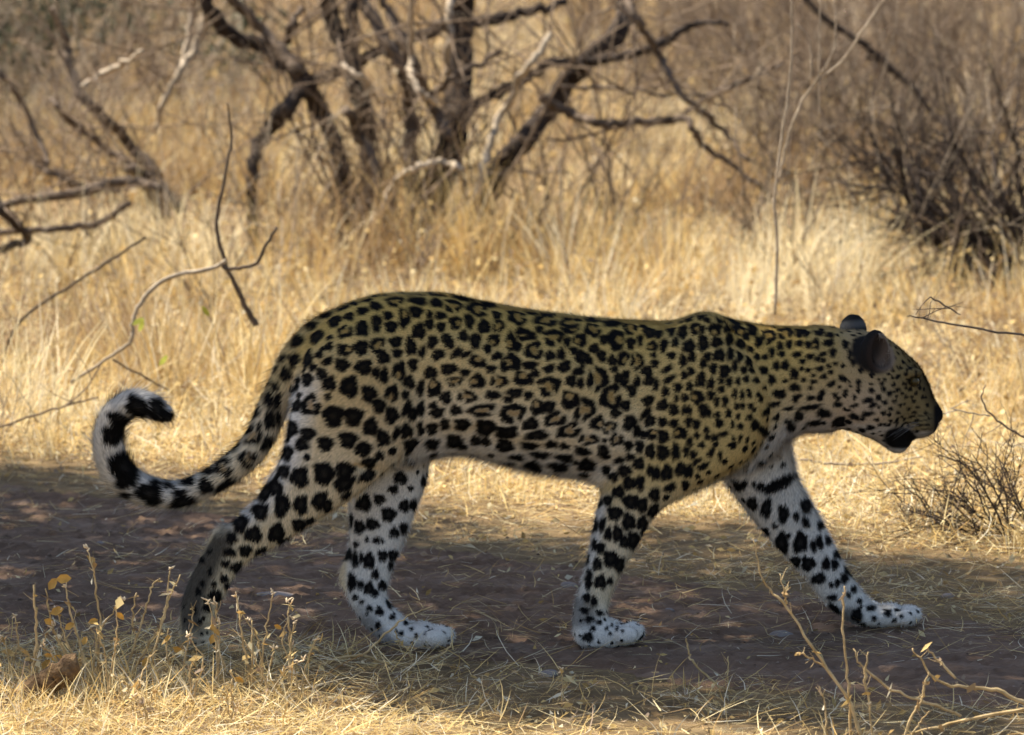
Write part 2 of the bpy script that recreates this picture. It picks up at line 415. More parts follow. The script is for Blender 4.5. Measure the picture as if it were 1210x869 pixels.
# ------------------------------------------------------------------ coat
# the marks, read spot by spot: x, y, rx, ry, turn (degrees); a letter after it: r = rosette, c = open ring
def crop(ox, oy, sc, txt):
    out = []
    for s in txt.split(';'):
        f = s.split()
        if not f: continue
        ty_ = f[-1] if f[-1] in 'rc' else 's'
        nmb = [float(q) for q in f if q not in 'rc']
        x, y, a, b = nmb[:4]; ro = nmb[4] if len(nmb) > 4 else 0
        out.append((ox + x / sc, oy + y / sc, a / sc, b / sc, ro, ty_))
    return out
SPOTS = crop(320, 330, 4.321, '''
575 78 55 10 -5;715 68 65 12 3;845 75 50 15 12;980 97 60 14 15;1115 130 45 14 15;495 105 30 12 -10;435 125 20 10 -10;375 143 32 14 -20;293 177 32 17 -30;220 230 28 22 -20;
330 213 36 28 -30;405 187 26 25;475 162 32 20 -10;540 137 35 22 20;640 115 48 28 0 r;755 112 55 22 10;850 122 38 25 15;935 138 42 33 10 r;1060 155 55 32 15 r;150 305 40 28 -40;
240 290 45 30 -50;303 293 20 15;305 340 22 22;385 265 42 38 -20 r;472 250 32 42;545 225 25 45;603 187 25 23;620 243 32 30;685 200 28 48 0 c;745 167 35 28 20;815 182 18 22;
872 187 30 20;812 230 25 27;873 243 25 25;947 222 30 33 0 c;1017 215 25 38 -10;1092 243 32 35;1165 240 30 35 0 r;1160 180 25 25;760 265 35 38;830 320 25 35 20;900 300 25 25;
920 330 25 25 -30;988 290 24 28 -20;1048 315 28 40;1145 310 30 30 20 c;1110 355 22 25;75 388 15 22 20;130 403 27 40;195 400 25 45 5;255 383 25 16;300 415 30 20 -30;
225 445 25 20;388 360 45 32 10 c;468 350 35 37 -20;550 340 40 45 0 r;643 320 33 28 -10;720 343 28 45 -10;650 378 27 23 -10;582 400 30 32 -30;778 370 18 32 15;860 385 40 28 -30;
955 375 35 20 -40;1000 382 30 15 -20;1060 420 45 28 20 c;1160 393 32 20 -15;1130 457 27 20;40 437 14 20 20;88 465 27 35;375 433 40 35 15;483 447 47 40;730 435 26 32;
660 468 32 45 0 c;270 480 28 32 -20;195 505 30 35;545 475 22 28;585 490 22 40;820 475 38 33 -10;915 458 42 28 -10;997 475 27 20;1195 445 20 30;38 527 20 25;10 500 10 15;
130 525 25 35;105 560 20 35;310 530 35 35;410 545 50 58;710 525 28 35 -30;945 520 40 25 -5 r;1060 520 40 35 0 c;1170 520 45 30 0 r;840 555 35 45 10 c;770 555 20 45 10;
510 580 42 45;625 580 32 40 0 c;692 588 20 23;900 603 28 32;1005 597 48 32 10 r;1140 590 42 22;45 600 18 45 10;10 605 18 40;150 585 18 18;302 597 15 20;215 640 55 55 -20 r;
140 640 25 35 40;560 640 38 42 -20;330 695 55 60;430 697 55 52;625 690 37 48;520 750 42 48;700 655 20 45 20;725 683 28 35;770 660 22 40 10;835 645 25 20;855 680 42 28 -10;
950 668 30 25;1085 668 65 32 -5 r;985 740 40 30;1105 755 50 40;700 770 30 35;765 750 15 28;830 760 30 30;895 740 25 30;1190 780 35 30;1195 690 20 35;10 690 25 45 10;
120 755 30 40;200 785 45 35 -10;290 835 40 40;405 815 50 45;490 850 35 25;580 805 38 45 -10;650 780 18 40 25;725 835 45 30 -20;835 835 40 30;950 825 40 35;1060 820 28 25;
1110 825 25 25;170 840 35 30''')
SPOTS += crop(560, 350, 3.95, '''
210 100 42 35 10 r;275 80 30 10 5;340 115 55 25 5 r;350 90 40 8 5;455 125 45 28 0 r;450 160 40 18 0 c;560 155 38 35 0 r;560 115 40 10 5;650 130 45 15;735 150 35 30 0 r;
225 165 30 18;250 185 45 25 0 c;310 155 20 18 20;375 195 45 38 0 r;440 215 18 25;500 205 32 30 20 c;180 215 25 45 -10 c;210 235 18 25;665 205 38 48 -10 c;610 203 22 22;
735 220 22 28;780 205 15 28;285 255 42 38 0 r;360 280 25 22 -30;412 272 20 28;470 255 20 18;510 285 38 28 10;565 245 25 22 -20;600 280 22 28 -20;540 300 20 20;
700 290 25 35 20 c;650 300 22 25 -30;660 340 20 15;765 305 30 40 0 r;180 310 45 38 0 c;265 322 38 20;355 338 28 20 -20;425 330 32 25 -25;510 318 12 22;235 385 45 32 10 c;
290 360 22 20;355 420 50 45 -5 r;490 352 30 18 -10;458 395 25 28;500 405 18 25;580 385 48 55 10 r;680 380 25 22 -10;715 365 18 22;705 405 22 20;195 450 38 22;165 480 25 16;
260 462 22 20 -30;740 440 22 30 -20;765 400 18 28 15;455 485 42 40 0 c;645 470 48 55 10 r;190 545 52 45 -10 r;305 518 35 35 0 c;355 515 28 30;520 530 42 58 30 r;
385 572 50 32 -10 r;710 510 25 25;665 545 25 22;270 595 38 28 -15;580 590 35 30 -30 c;635 612 35 28 -15 r;730 590 28 38 25;165 635 48 28 -5;450 625 55 32 -15 r;
300 648 55 22 -5;540 668 48 25 -5 r;670 668 32 28 -20 r;615 672 12 12;725 695 22 22 -30;765 625 20 28;155 695 40 28 10;270 697 40 18 5;370 690 30 18 5;430 700 25 15 10;
515 722 38 20 15;610 720 25 30 -10;320 738 45 16 5;215 748 38 14 8;435 752 45 18 10;290 785 42 20 5;410 790 48 20 8;540 785 40 28;190 780 20 12 10;685 765 25 15 -15;735 748 22 18''')
SPOTS += crop(730, 350, 3.776, '''
145 160 28 28;185 165 20 25;245 155 18 25 10;295 160 22 32 10;285 105 15 14;320 103 17 14;375 92 18 16;410 80 22 9;350 145 22 28 0 c;380 150 14 22;437 150 30 28 20 c;
402 108 18 12 20;460 110 20 15 20;470 88 18 8 20;490 145 18 20 20;530 118 28 12 20;545 150 35 25 10 c;605 150 22 30;575 180 18 20;675 178 32 35 0 r;750 168 35 26 5 r;
160 222 25 22 0 c;210 220 18 32 10;262 205 16 22;165 262 15 14;322 225 28 30 30;385 210 24 38;445 207 26 24;500 195 17 30;553 212 22 26 -20;632 205 18 24;595 235 16 18;
728 222 16 20;768 215 16 20;245 265 20 18 -20;295 288 18 30;335 272 18 24 10;455 265 28 26;505 258 16 32;545 270 14 28;405 270 18 20;385 300 18 22;585 290 15 25;
625 270 15 18;660 272 14 14;690 250 14 24;735 258 16 14;170 300 18 20 -20;135 335 25 25 -20;225 325 28 14 -35;235 370 32 14 -35;430 322 18 26;480 335 25 30 10;330 335 18 20;
300 352 16 20;525 310 14 28;565 330 15 18;655 330 22 18 10;710 310 16 20;750 308 20 22;600 330 15 15;145 375 28 22 -40;175 395 14 28 10;375 372 22 34 10;420 390 18 26 15;
325 402 16 22;272 407 20 22;218 425 18 22;500 382 15 22;465 378 14 16;540 380 12 18;690 372 18 22;575 370 14 16;620 375 16 14;785 345 15 25;750 377 14 9;660 410 14 10;
725 435 30 20 5;785 405 14 16;465 415 18 16;420 440 18 22;305 452 18 18;265 455 13 18;360 450 28 32 -30 c;140 465 28 22 -30;205 485 28 24 -30;445 470 14 24;483 468 14 26;
525 435 12 22;558 440 11 20;590 440 12 14;630 440 12 12;130 520 35 16 -50;255 505 22 26;302 508 15 22;322 508 14 22;385 507 22 32;410 520 14 20;448 528 16 14;498 522 14 20;
535 490 12 16;560 490 11 16;595 490 12 14;640 465 12 10;700 482 30 12 -10;670 515 25 16 -30;590 540 16 14 -30;765 500 25 9 -10;610 505 11 11;148 555 28 24 -45;205 560 20 22;
255 567 22 20;320 560 16 26;355 570 18 24;90 605 20 22;155 615 26 24 -20 c;208 625 26 28;283 610 32 26 0 c;357 620 14 16;400 595 14 16;405 625 14 16;455 565 20 22 30;
515 570 10 18;540 535 10 14;550 580 14 14;470 615 30 12 -15;435 630 16 16;615 575 20 25;660 605 48 15 28;695 625 16 14 20;710 545 16 12;770 560 22 12 10;780 580 20 16;
102 670 20 30;150 690 22 32;205 695 28 34;262 692 20 38;310 690 14 25;325 650 16 22;340 705 16 22 20;378 662 16 14;420 695 14 26 30;460 710 10 24;520 635 8 14;550 632 8 18 15;
580 640 8 16 20;608 655 8 14 25;505 665 12 10 40;50 665 20 22 -30;20 728 18 12;62 716 20 16;98 745 26 26;35 775 30 25 -20;150 775 20 24 20;175 790 20 30 10;222 785 26 36 15;
285 770 26 30 30;320 780 20 30 20;385 755 28 14 -25;360 800 12 14;305 838 18 20;55 830 30 30 -20;102 830 20 36;355 735 24 12 -35;235 850 30 18 -25;745 708 22 8 -15;
740 745 14 10 -10;660 730 30 8;720 820 60 18 -25;680 845 30 14 -10;540 840 25 18 10;610 830 10 14 -15;575 825 8 14 -15;500 810 20 12 30''')
SPOTS += crop(100, 440, 4.481, '''
985 35 14 22 10;952 85 16 22;1025 52 20 26;1075 10 22 15;1130 40 20 36;1100 85 22 35;990 120 25 38;1040 125 16 42;915 185 25 45 15;990 230 28 45;1035 220 14 45 5;
878 245 14 28 25;905 310 48 55 25 r;935 262 14 18;975 350 25 45 30;818 360 25 45 25;765 415 22 20;880 440 45 48 20 r;760 490 48 48 10 r;680 510 35 25 -30;665 590 42 40 -20;
575 575 45 25 -15;765 580 75 25 -35;535 640 45 25;545 680 85 28 -15;470 605 35 18;400 595 40 16;370 650 80 50 15;245 658 32 15 15;225 530 105 60 40;235 580 60 50;
170 275 62 45 20;150 365 58 55;172 335 42 75;255 190 64 58;355 185 38 55 10;425 235 60 52 20;390 250 40 30 20''')
SPOTS += crop(190, 500, 2.997, '''
455 100 18 28 10;590 69 30 26;720 90 28 28 -20;745 135 25 20 -20;495 185 35 38;583 172 40 42;655 165 32 38 20;440 165 20 25 15;410 222 25 30;375 240 20 35 30;
430 285 28 45 10;355 308 30 32 20;497 282 28 38;655 208 42 28 -30;735 180 38 20 -30;565 268 28 38 20;590 285 22 25 -30;660 250 22 12 -30;780 110 16 16;330 387 34 30;
412 382 32 38 10;493 353 28 26 -15;535 345 18 18 -20;285 350 25 32 20;253 402 18 20;445 412 22 14 -20;302 445 22 20;245 450 24 16;360 448 26 18 -10;230 492 16 14;
270 503 24 18 -10;225 545 15 14;235 570 10 14;285 520 14 12;195 605 24 20 20;190 565 10 12;165 650 16 16;150 480 10 12;175 520 9 12;135 590 10 14;160 620 8 10;120 660 10 13;140 700 8 10;150 560 8 11;175 450 9 9;165 740 6 6;150 775 6 6;180 765 5 5;835 145 14 10;905 150 28 24;850 190 22 25 -20;800 185 18 18;
825 232 18 16;885 228 10 10;930 205 10 20;775 268 20 18;720 280 30 32;862 290 18 22;895 288 16 20;808 320 25 25;750 355 24 20 10;705 365 20 24;860 370 14 22;828 385 18 18;
765 412 14 12;732 410 7 10;785 415 8 8;693 427 10 12;788 467 18 20;822 465 18 20;668 465 14 22;738 485 20 28;690 480 12 30;712 475 8 20;815 502 12 16;760 533 14 18;
785 573 16 18;678 560 16 30;708 570 12 18;738 583 18 22;760 600 12 16;690 615 12 10;713 632 9 9;740 655 12 12;775 668 16 14;808 640 10 18 -30;820 687 11 10;868 707 9 10;
888 728 7 8;905 752 7 9;932 742 8 9;850 745 10 10;770 715 10 14;675 340 8 25''')
SPOTS += crop(620, 540, 2.469, '''
262 55 14 14;245 35 12 14;243 125 14 16;220 130 10 14;275 100 18 18;310 128 22 22;265 162 22 20;343 138 18 22;380 108 16 20;305 187 20 24;345 190 16 20;378 155 16 22 20;
205 197 11 22 10;227 195 10 22 10;245 222 12 20;272 222 16 24;205 255 9 18;222 263 13 18;318 240 18 26 10;292 245 14 18;350 215 10 18 20;252 295 22 24;213 310 14 18;
185 290 6 22;278 312 14 22 15;222 362 18 20;187 365 11 20;190 340 10 16;250 360 9 12 15;182 408 12 14;203 420 10 16;176 447 14 10;220 455 11 9;190 473 14 10;218 482 9 8;
200 500 8 8;185 525 16 14;240 500 5 7;255 490 5 6;270 500 5 7;250 515 6 6;285 508 4 5;740 75 50 16 -25;665 130 16 20 -20;707 143 16 28 10;757 160 16 26;820 137 16 20;
795 168 9 14 -10;820 185 11 18 -15;733 197 9 10;700 215 16 12 30;862 197 11 14 -10;750 250 20 30;805 247 20 30 10;770 228 8 8;843 257 10 18 -10;860 247 11 20 -10;
885 242 10 14 -10;790 303 16 16;828 308 20 20 10;880 310 13 18;905 312 11 16 -10;912 282 12 15 -10;858 352 22 15 -10;942 330 10 18 -20;933 353 11 16 -10;896 370 9 9;
914 365 9 12;960 385 9 11;946 400 7 9;898 408 16 9;977 418 8 8;900 440 22 12 30;970 460 16 20;1010 440 14 9;1060 455 11 11;1020 470 8 8;1085 445 7 6;1100 465 6 6;
1080 475 6 6;985 490 12 10;620 70 16 10 50;640 75 10 14 30;690 80 12 12''')
SPOTS += crop(880, 350, 4.346, '''
285 185 25 28;320 190 18 20;385 190 28 14 5;440 200 22 16 10;285 243 20 18;435 240 28 20 -10;330 250 20 20;368 245 20 28 0 c;272 300 25 16 -10;340 310 22 16 -10;405 297 22 12 -10;
455 290 18 24;300 335 18 14;380 325 16 16;410 328 14 12;468 348 14 12;355 405 16 8;295 373 14 12;330 380 16 12;387 373 24 14 -10;435 360 14 12;262 402 20 26;410 413 18 15;
445 390 14 14;305 430 14 12;358 437 18 12 -10;448 450 24 14 -30;498 418 16 16;487 467 10 8;262 468 28 20 5;342 470 14 12;402 495 16 18;345 522 26 12 -5;465 507 14 12 20;
520 488 14 11;480 525 16 12 30;265 525 18 20 20;285 510 14 10;480 556 24 14 5;340 570 55 14 -8;285 612 24 26 15;410 600 36 22 10;365 648 38 14 -5;490 648 32 30;230 640 22 12;
250 668 20 18 10;565 520 10 16;585 465 12 10;565 562 24 10 -15;632 605 34 14 -10;565 620 30 16 20;635 535 30 14 -10;660 560 24 14 -20;652 485 16 14;650 452 12 8;540 440 8 8;
545 460 6 10;530 585 20 7;715 600 16 12;720 545 16 12;715 480 12 14;745 500 14 14;680 635 14 10;650 675 20 12 10;605 690 20 12 20;765 455 12 10;705 450 12 12;720 430 10 8;
760 420 10 8;790 480 12 10;770 540 12 10;750 580 14 9;800 560 11 9;790 600 14 7;830 520 11 10;820 450 12 10;850 480 12 11;860 620 18 7 -6;880 645 18 6 -8;900 665 18 6 -10;870 600 14 6;930 600 12 8;940 560 10 8;930 520 10 9;920 480 9 9;900 430 9 9;880 390 9 8;950 630 14 6 -10;940 660 14 6 -12;810 620 12 7;830 650 12 6;780 650 13 7;750 640 11 8;720 660 12 8;690 570 10 8;780 515 9 8;810 500 9 8;860 520 9 8;830 470 9 8;770 490 9 8;690 430 9 8;740 400 9 8;790 410 11 9;830 400 11 9;800 370 10 9;760 380 10 8;
840 430 11 9;870 450 12 9;880 500 11 10;870 540 11 9;845 580 14 7;890 570 10 8;820 340 11 9;850 370 11 9;880 410 11 9;900 470 11 10;915 520 11 10;900 440 10 10;
540 300 12 30;560 340 14 20;520 250 18 20''')
SPOTS = [(x, y, a * (.9 if x < 520 and a > 8.5 else 1), b * (.9 if x < 520 and a > 8.5 else 1), *q) for x, y, a, b, *q in SPOTS]
SP = np.array([s[:5] for s in SPOTS]); ST = np.array([s[5] for s in SPOTS])

BU, BVv = proj(BP)
view = np.array([0, -CAM_D, CAM_H]) - BP; view /= np.linalg.norm(view, axis=1)[:, None]
facing = (BN * view).sum(1)
# where each mark sits on the body: nearest surface seen by the camera at that pixel
o_ = np.argsort(BU); BUs = BU[o_]
centers, ok = [], []
for s in SP:
    a, b = np.searchsorted(BUs, (s[0] - 8, s[0] + 8)); idx = o_[a:b]
    d2 = np.hypot(BU[idx] - s[0], BVv[idx] - s[1])
    near = idx[(d2 < 7) & (facing[idx] > 0)]
    if not len(near):
        centers.append(BP[idx[d2.argmin()]] if len(idx) else (9, 9, 9)); continue
    centers.append(BP[near[BP[near, 1].argmin()]])
SC = np.array(centers)
# marks for the side turned away, thrown at random at the size that belongs there
FILL = []
SRAD = (SP[:, 2] + SP[:, 3]) / 2 * PX
vis = (facing > -.1) & ~((BU > 1085) | (PW[:, 6] > .4) | ((BVv > 560) & (BU < 760) & (BVv < 715)) | ((BVv > 590) & (BVv < 715)) | ((BU > 915) & (BVv > 505) & (BU < 1000)))
cand = rng.permutation(np.where((facing < -0.15) | vis)[0])[:26000]
for i in cand:
    p = BP[i]; k_ = PK[PW[i].argmax()]
    r = {'torso': .019, 'head': .0054 if BU[i] > 1040 else .008, 'thigh': .017, 'farhind': .012, 'nearfore': .012, 'farfore': .013, 'tail': .020}[k_]
    if BU[i] > 900 and k_ == 'torso': r = .012
    r *= 1 + .25 * rng.uniform(-1, 1)
    if len(FILL) and (np.linalg.norm(np.array([f[0] for f in FILL]) - p, axis=1) < 1.25 * (r + np.array([f[2] for f in FILL]))).any(): continue
    if facing[i] > -.15: r = .0038 if BVv[i] > 700 else r * (.56 if BU[i] < 1000 else .75)
    if (np.linalg.norm(SC - p, axis=1) < SRAD * 1.12 + r * ((1.45 if facing[i] > -.15 else 1.25) if BU[i] < 1000 else 1.05)).any(): continue
    FILL.append((p, BN[i], r))

def spots(P, N):
    """how dark the marks make each point (0..1) and how much of a rosette's warm middle shows"""
    u, v = proj(P)
    wob = 0.28
    u = u + wob * (np.sin(v * .9 + u * .35) + .8 * np.sin(v * 1.9 - u * 1.3)); v = v + wob * (np.sin(u * .8 - v * .3 + 2) + .8 * np.sin(u * 2.1 + v * 1.1))
    dark = np.zeros(len(P)); warm = np.zeros(len(P))
    o = np.argsort(u); us = u[o]
    for (x, y, a, b, ro, *_), ty_, c in zip(SP, ST, SC):
        m = max(a, b) * 1.25 + 2
        i0, i1 = np.searchsorted(us, (x - m, x + m)); I = o[i0:i1]
        I = I[np.abs(v[I] - y) < m]
        if not len(I): continue
        I = I[np.linalg.norm(P[I] - c, axis=1) < (max(a, b) * 1.7 + 8) * PX]
        c_, s_ = math.cos(R(ro)), math.sin(R(ro))
        X = (u[I] - x); Y = (v[I] - y)
        xx = (X * c_ + Y * s_) / (a * 1.03); yy = (-X * s_ + Y * c_) / (b * 1.03)
        d = (np.abs(xx) ** 2.3 + np.abs(yy) ** 2.3) ** (1 / 2.3)
        ang = np.arctan2(yy, xx); ph = x * 1.3 + y * 2.1
        d = d * (1 + .10 * np.sin(3 * ang + ph) + .07 * np.sin(5 * ang + 2 * ph))
        e = 1.6 / max(4, min(a, b))
        k = 1 - smooth(1.06 - e, 1.06 + e, d)
        if ty_ == 'r':
            gap = .40 + .12 * np.sin(2 * ang + ph * 1.7)
            inn = 1 - smooth(gap - .16, gap + .12, d); k = k * (1 - .95 * inn); k = k * (1 - .75 * smooth(.86, .99, np.sin(ang * 1.5 + ph)))
            warm[I] = np.maximum(warm[I], inn)
        elif ty_ == 'c':
            dx, dy = math.cos(ph), math.sin(ph)
            q = np.hypot(xx - .45 * dx, yy - .45 * dy); inn = 1 - smooth(.24, .48, q); k = k * (1 - .85 * inn); warm[I] = np.maximum(warm[I], inn * (d < 1))
        elif min(a, b) > 5.5:
            inn = 1 - smooth(.1, .5, d); k = k * (1 - .03 * inn)
        dark[I] = np.maximum(dark[I], k)
    for p, n, r in FILL:
        I = np.where(np.abs(P - p).max(1) < r * 1.2)[0]
        I = I[(N[I] @ n) > 0.1]
        d = np.linalg.norm(P[I] - p, axis=1) / r
        dark[I] = np.maximum(dark[I], 1 - smooth(.85, 1.1, d))
    return dark, warm

def lerp(a, b, t): return np.asarray(a) + (np.asarray(b) - np.asarray(a)) * t[:, None]
UT = np.array([r[0] for r in TORSO]); VT = np.array([r[1] for r in TORSO]); VB = np.array([r[3] for r in TORSO])
def coat(P, N, W):
    u, v = proj(P)
    OLIVE, TAWNY, CREAM, WHITE, GREY = (.56, .385, .115), (.62, .46, .215), (.71, .60, .42), (.72, .675, .61), (.60, .585, .56)
    t = (v - np.interp(u, UT, VT)) / (np.interp(u, UT, VB) - np.interp(u, UT, VT))
    torso = lerp(OLIVE, TAWNY, smooth(.05, .5, t)); torso = lerp(torso, CREAM, smooth(.45, .78, t)) if True else torso
    torso = torso * 1.0 + (np.array(WHITE) - torso) * smooth(.80, .97, t)[:, None]
    ch = smooth(895, 930, u) * smooth(500, 545, v); torso = torso + (np.array(WHITE) - torso) * ch[:, None]
    sh = smooth(760, 900, u) * (1 - smooth(.7, .95, t)); torso = torso + (np.array((.53, .355, .10)) - torso) * (.6 * sh)[:, None]
    nk = smooth(900, 960, u) * smooth(430, 500, v) * .5; torso = torso + (np.array((.50, .38, .27)) - torso) * nk[:, None]
    head = lerp((.36, .26, .13), (.46, .34, .22), smooth(430, 490, v)); head = head + (np.array((.19, .135, .055)) - head) * smooth(1025, 1075, u)[:, None] * .95  # face painted darker, standing in for the shade it looks into
    head = head + (np.array(WHITE) * .8 - head) * (smooth(515, 532, v) * smooth(1020, 1040, u))[:, None]
    head = head + (np.array(WHITE) * .75 - head) * (smooth(0.25, .7, -N[:, 2]) * smooth(495, 505, v))[:, None] * .7
    thigh = lerp(OLIVE, TAWNY, smooth(360, 430, v)); thigh = thigh + (np.array(CREAM) - thigh) * (smooth(430, 560, v) * .8)[:, None]
    back = np.interp(v, [400, 440, 500, 540, 573, 603, 630, 700], [380, 362, 345, 336, 315, 295, 256, 216])
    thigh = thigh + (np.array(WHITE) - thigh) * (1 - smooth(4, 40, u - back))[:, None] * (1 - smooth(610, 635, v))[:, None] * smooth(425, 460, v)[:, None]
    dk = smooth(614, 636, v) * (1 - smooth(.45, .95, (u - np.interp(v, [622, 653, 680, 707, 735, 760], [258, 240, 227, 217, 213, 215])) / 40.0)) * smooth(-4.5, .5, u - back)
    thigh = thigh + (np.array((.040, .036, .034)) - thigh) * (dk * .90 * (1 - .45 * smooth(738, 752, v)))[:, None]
    fh = lerp(WHITE, WHITE, smooth(540, 560, v)); fh = fh + (np.array(CREAM) - fh) * (1 - smooth(4, 12, u - 402) * 1)[:, None] * smooth(650, 670, v)[:, None] * (1 - smooth(695, 705, v))[:, None]
    fh = fh + (np.array((.20, .19, .18)) - fh) * (smooth(700, 735, v) * (1 - smooth(.25, .6, (u - np.interp(v, [700, 724, 745, 762], [408, 420, 437, 458])) / 45)))[:, None] * .8
    nf = lerp(TAWNY, CREAM, smooth(560, 640, v)); bk = np.interp(v, [575, 602, 647, 683, 715, 750], [716, 706, 697, 689, 680, 680])
    nf = nf + (np.array((.55, .385, .125)) - nf) * (1 - smooth(540, 590, v))[:, None] * .6
    nf = nf + (np.array(WHITE) - nf) * np.maximum((1 - smooth(5, 16, u - bk)) * smooth(575, 600, v), smooth(700, 740, v))[:, None]
    nf = nf + (np.array((.10, .09, .08)) - nf) * (smooth(695, 712, v) * (1 - smooth(735, 748, v)) * (1 - smooth(10, 22, np.abs(u - 688))) * .7)[:, None]
    ff = lerp(WHITE, WHITE, t * 0); ff = ff + (np.array((.11, .10, .09)) - ff) * (1 - smooth(8, 22, np.hypot(u - 1003, (v - 728) * 1.3)))[:, None] * .8
    tail = lerp(TAWNY, CREAM, smooth(440, 500, v)); tail = tail + (np.array(WHITE) - tail) * np.maximum(1 - smooth(200, 270, u), .6 * smooth(560, 590, v))[:, None]
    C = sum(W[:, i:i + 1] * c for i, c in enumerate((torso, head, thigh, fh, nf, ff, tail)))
    dark, warm = spots(P, N)
    inhead = W[:, 1]
    # muzzle, lips, nose
    lip = (1 - smooth(.75, 1.05, np.hypot((u - 1064) / 22, (v - 518) / 15))) * inhead
    dark = np.maximum(dark, lip * (1 - smooth(530, 535, v)))
    prof = np.interp(v, [400, 417, 433, 451, 472, 486, 500], [1047, 1071, 1087, 1096, 1104, 1112, 1108])
    dark = np.maximum(dark, (1 - smooth(3, 20, prof - u)) * smooth(420, 450, v) * inhead * .62)
    dark = np.maximum(dark, smooth(1098, 1106, u) * smooth(470, 482, v) * inhead)
    strk = smooth(.2, .9, np.sin((v - (u - 1080) * -.15) * 1.15)) * smooth(1066, 1076, u) * smooth(484, 492, v) * (1 - smooth(510, 518, v)) * inhead
    dark = np.maximum(dark, strk * .75)
    eye_ = (1 - smooth(.75, 1.2, np.hypot((u - 1081) / 8.5, (v - 451) / 6.5))) * inhead
    dark = np.maximum(dark, eye_ * .95)
    chin_ = smooth(528, 533.5, v) * smooth(1042, 1050, u) * (1 - smooth(1070, 1078, u)) * inhead
    dark = dark * (1 - .9 * chin_)
    # ears: black backs with a pale patch, greyish brown inside, front-fold highlight painted in at lower right
    en = np.linalg.norm(P - EARN, axis=1); ef = np.linalg.norm(P - EARF, axis=1)
    e1 = 1 - smooth(.040, .050, en); e2 = (1 - smooth(.034, .040, ef)) * smooth(391, 386, v) if False else (1 - smooth(.036, .044, ef))
    C = C * (1 - dark[:, None]) + np.array((.007, .0065, .0065)) * dark[:, None]
    C = C * (1 - (warm * (1 - dark) * .75)[:, None]) + np.array((.30, .17, .04)) * (warm * (1 - dark) * .75)[:, None]
    c0, Rm, rx_, rz_ = EARS[0]; q = (P - c0) @ Rm
    rr = np.hypot(q[:, 0] / rx_, q[:, 2] / rz_); inside = smooth(.003, -.004, q[:, 1]) * (1 - smooth(.80, .92, rr))
    earc = lerp((.016, .014, .013), (.016, .014, .013), rr) + (np.array((.20, .15, .11)) - .016) * (smooth(-.2, .8, q[:, 0] / rx_) * smooth(.75, .95, rr))[:, None]
    hol = lerp((.030, .021, .017), (.13, .092, .068), smooth(-.1, .85, q[:, 0] / rx_ - .35 * q[:, 2] / rz_))
    earc = earc + (hol - earc) * inside[:, None]
    C = C + (earc - C) * (e1 * smooth(389, 394, v + 6 * (u > 1025)))[:, None]
    farc = lerp((.012, .012, .013), (.085, .082, .08), (1 - smooth(1, 8, np.abs(v - 384 + (u - 1008) * .12))) * smooth(372, 377, v))
    C = C + (farc - C) * (e2 * (1 - smooth(390, 394, v)))[:, None]
    return C

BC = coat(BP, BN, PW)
leo = empty('leopard', (0.0, 0.0, 0.0), 'spotted leopard walking to the right across the shaded track, tail curled up at its tip', 'leopard')
body = mk('body', BP, BQ, None, M_COAT, leo, BC, True)

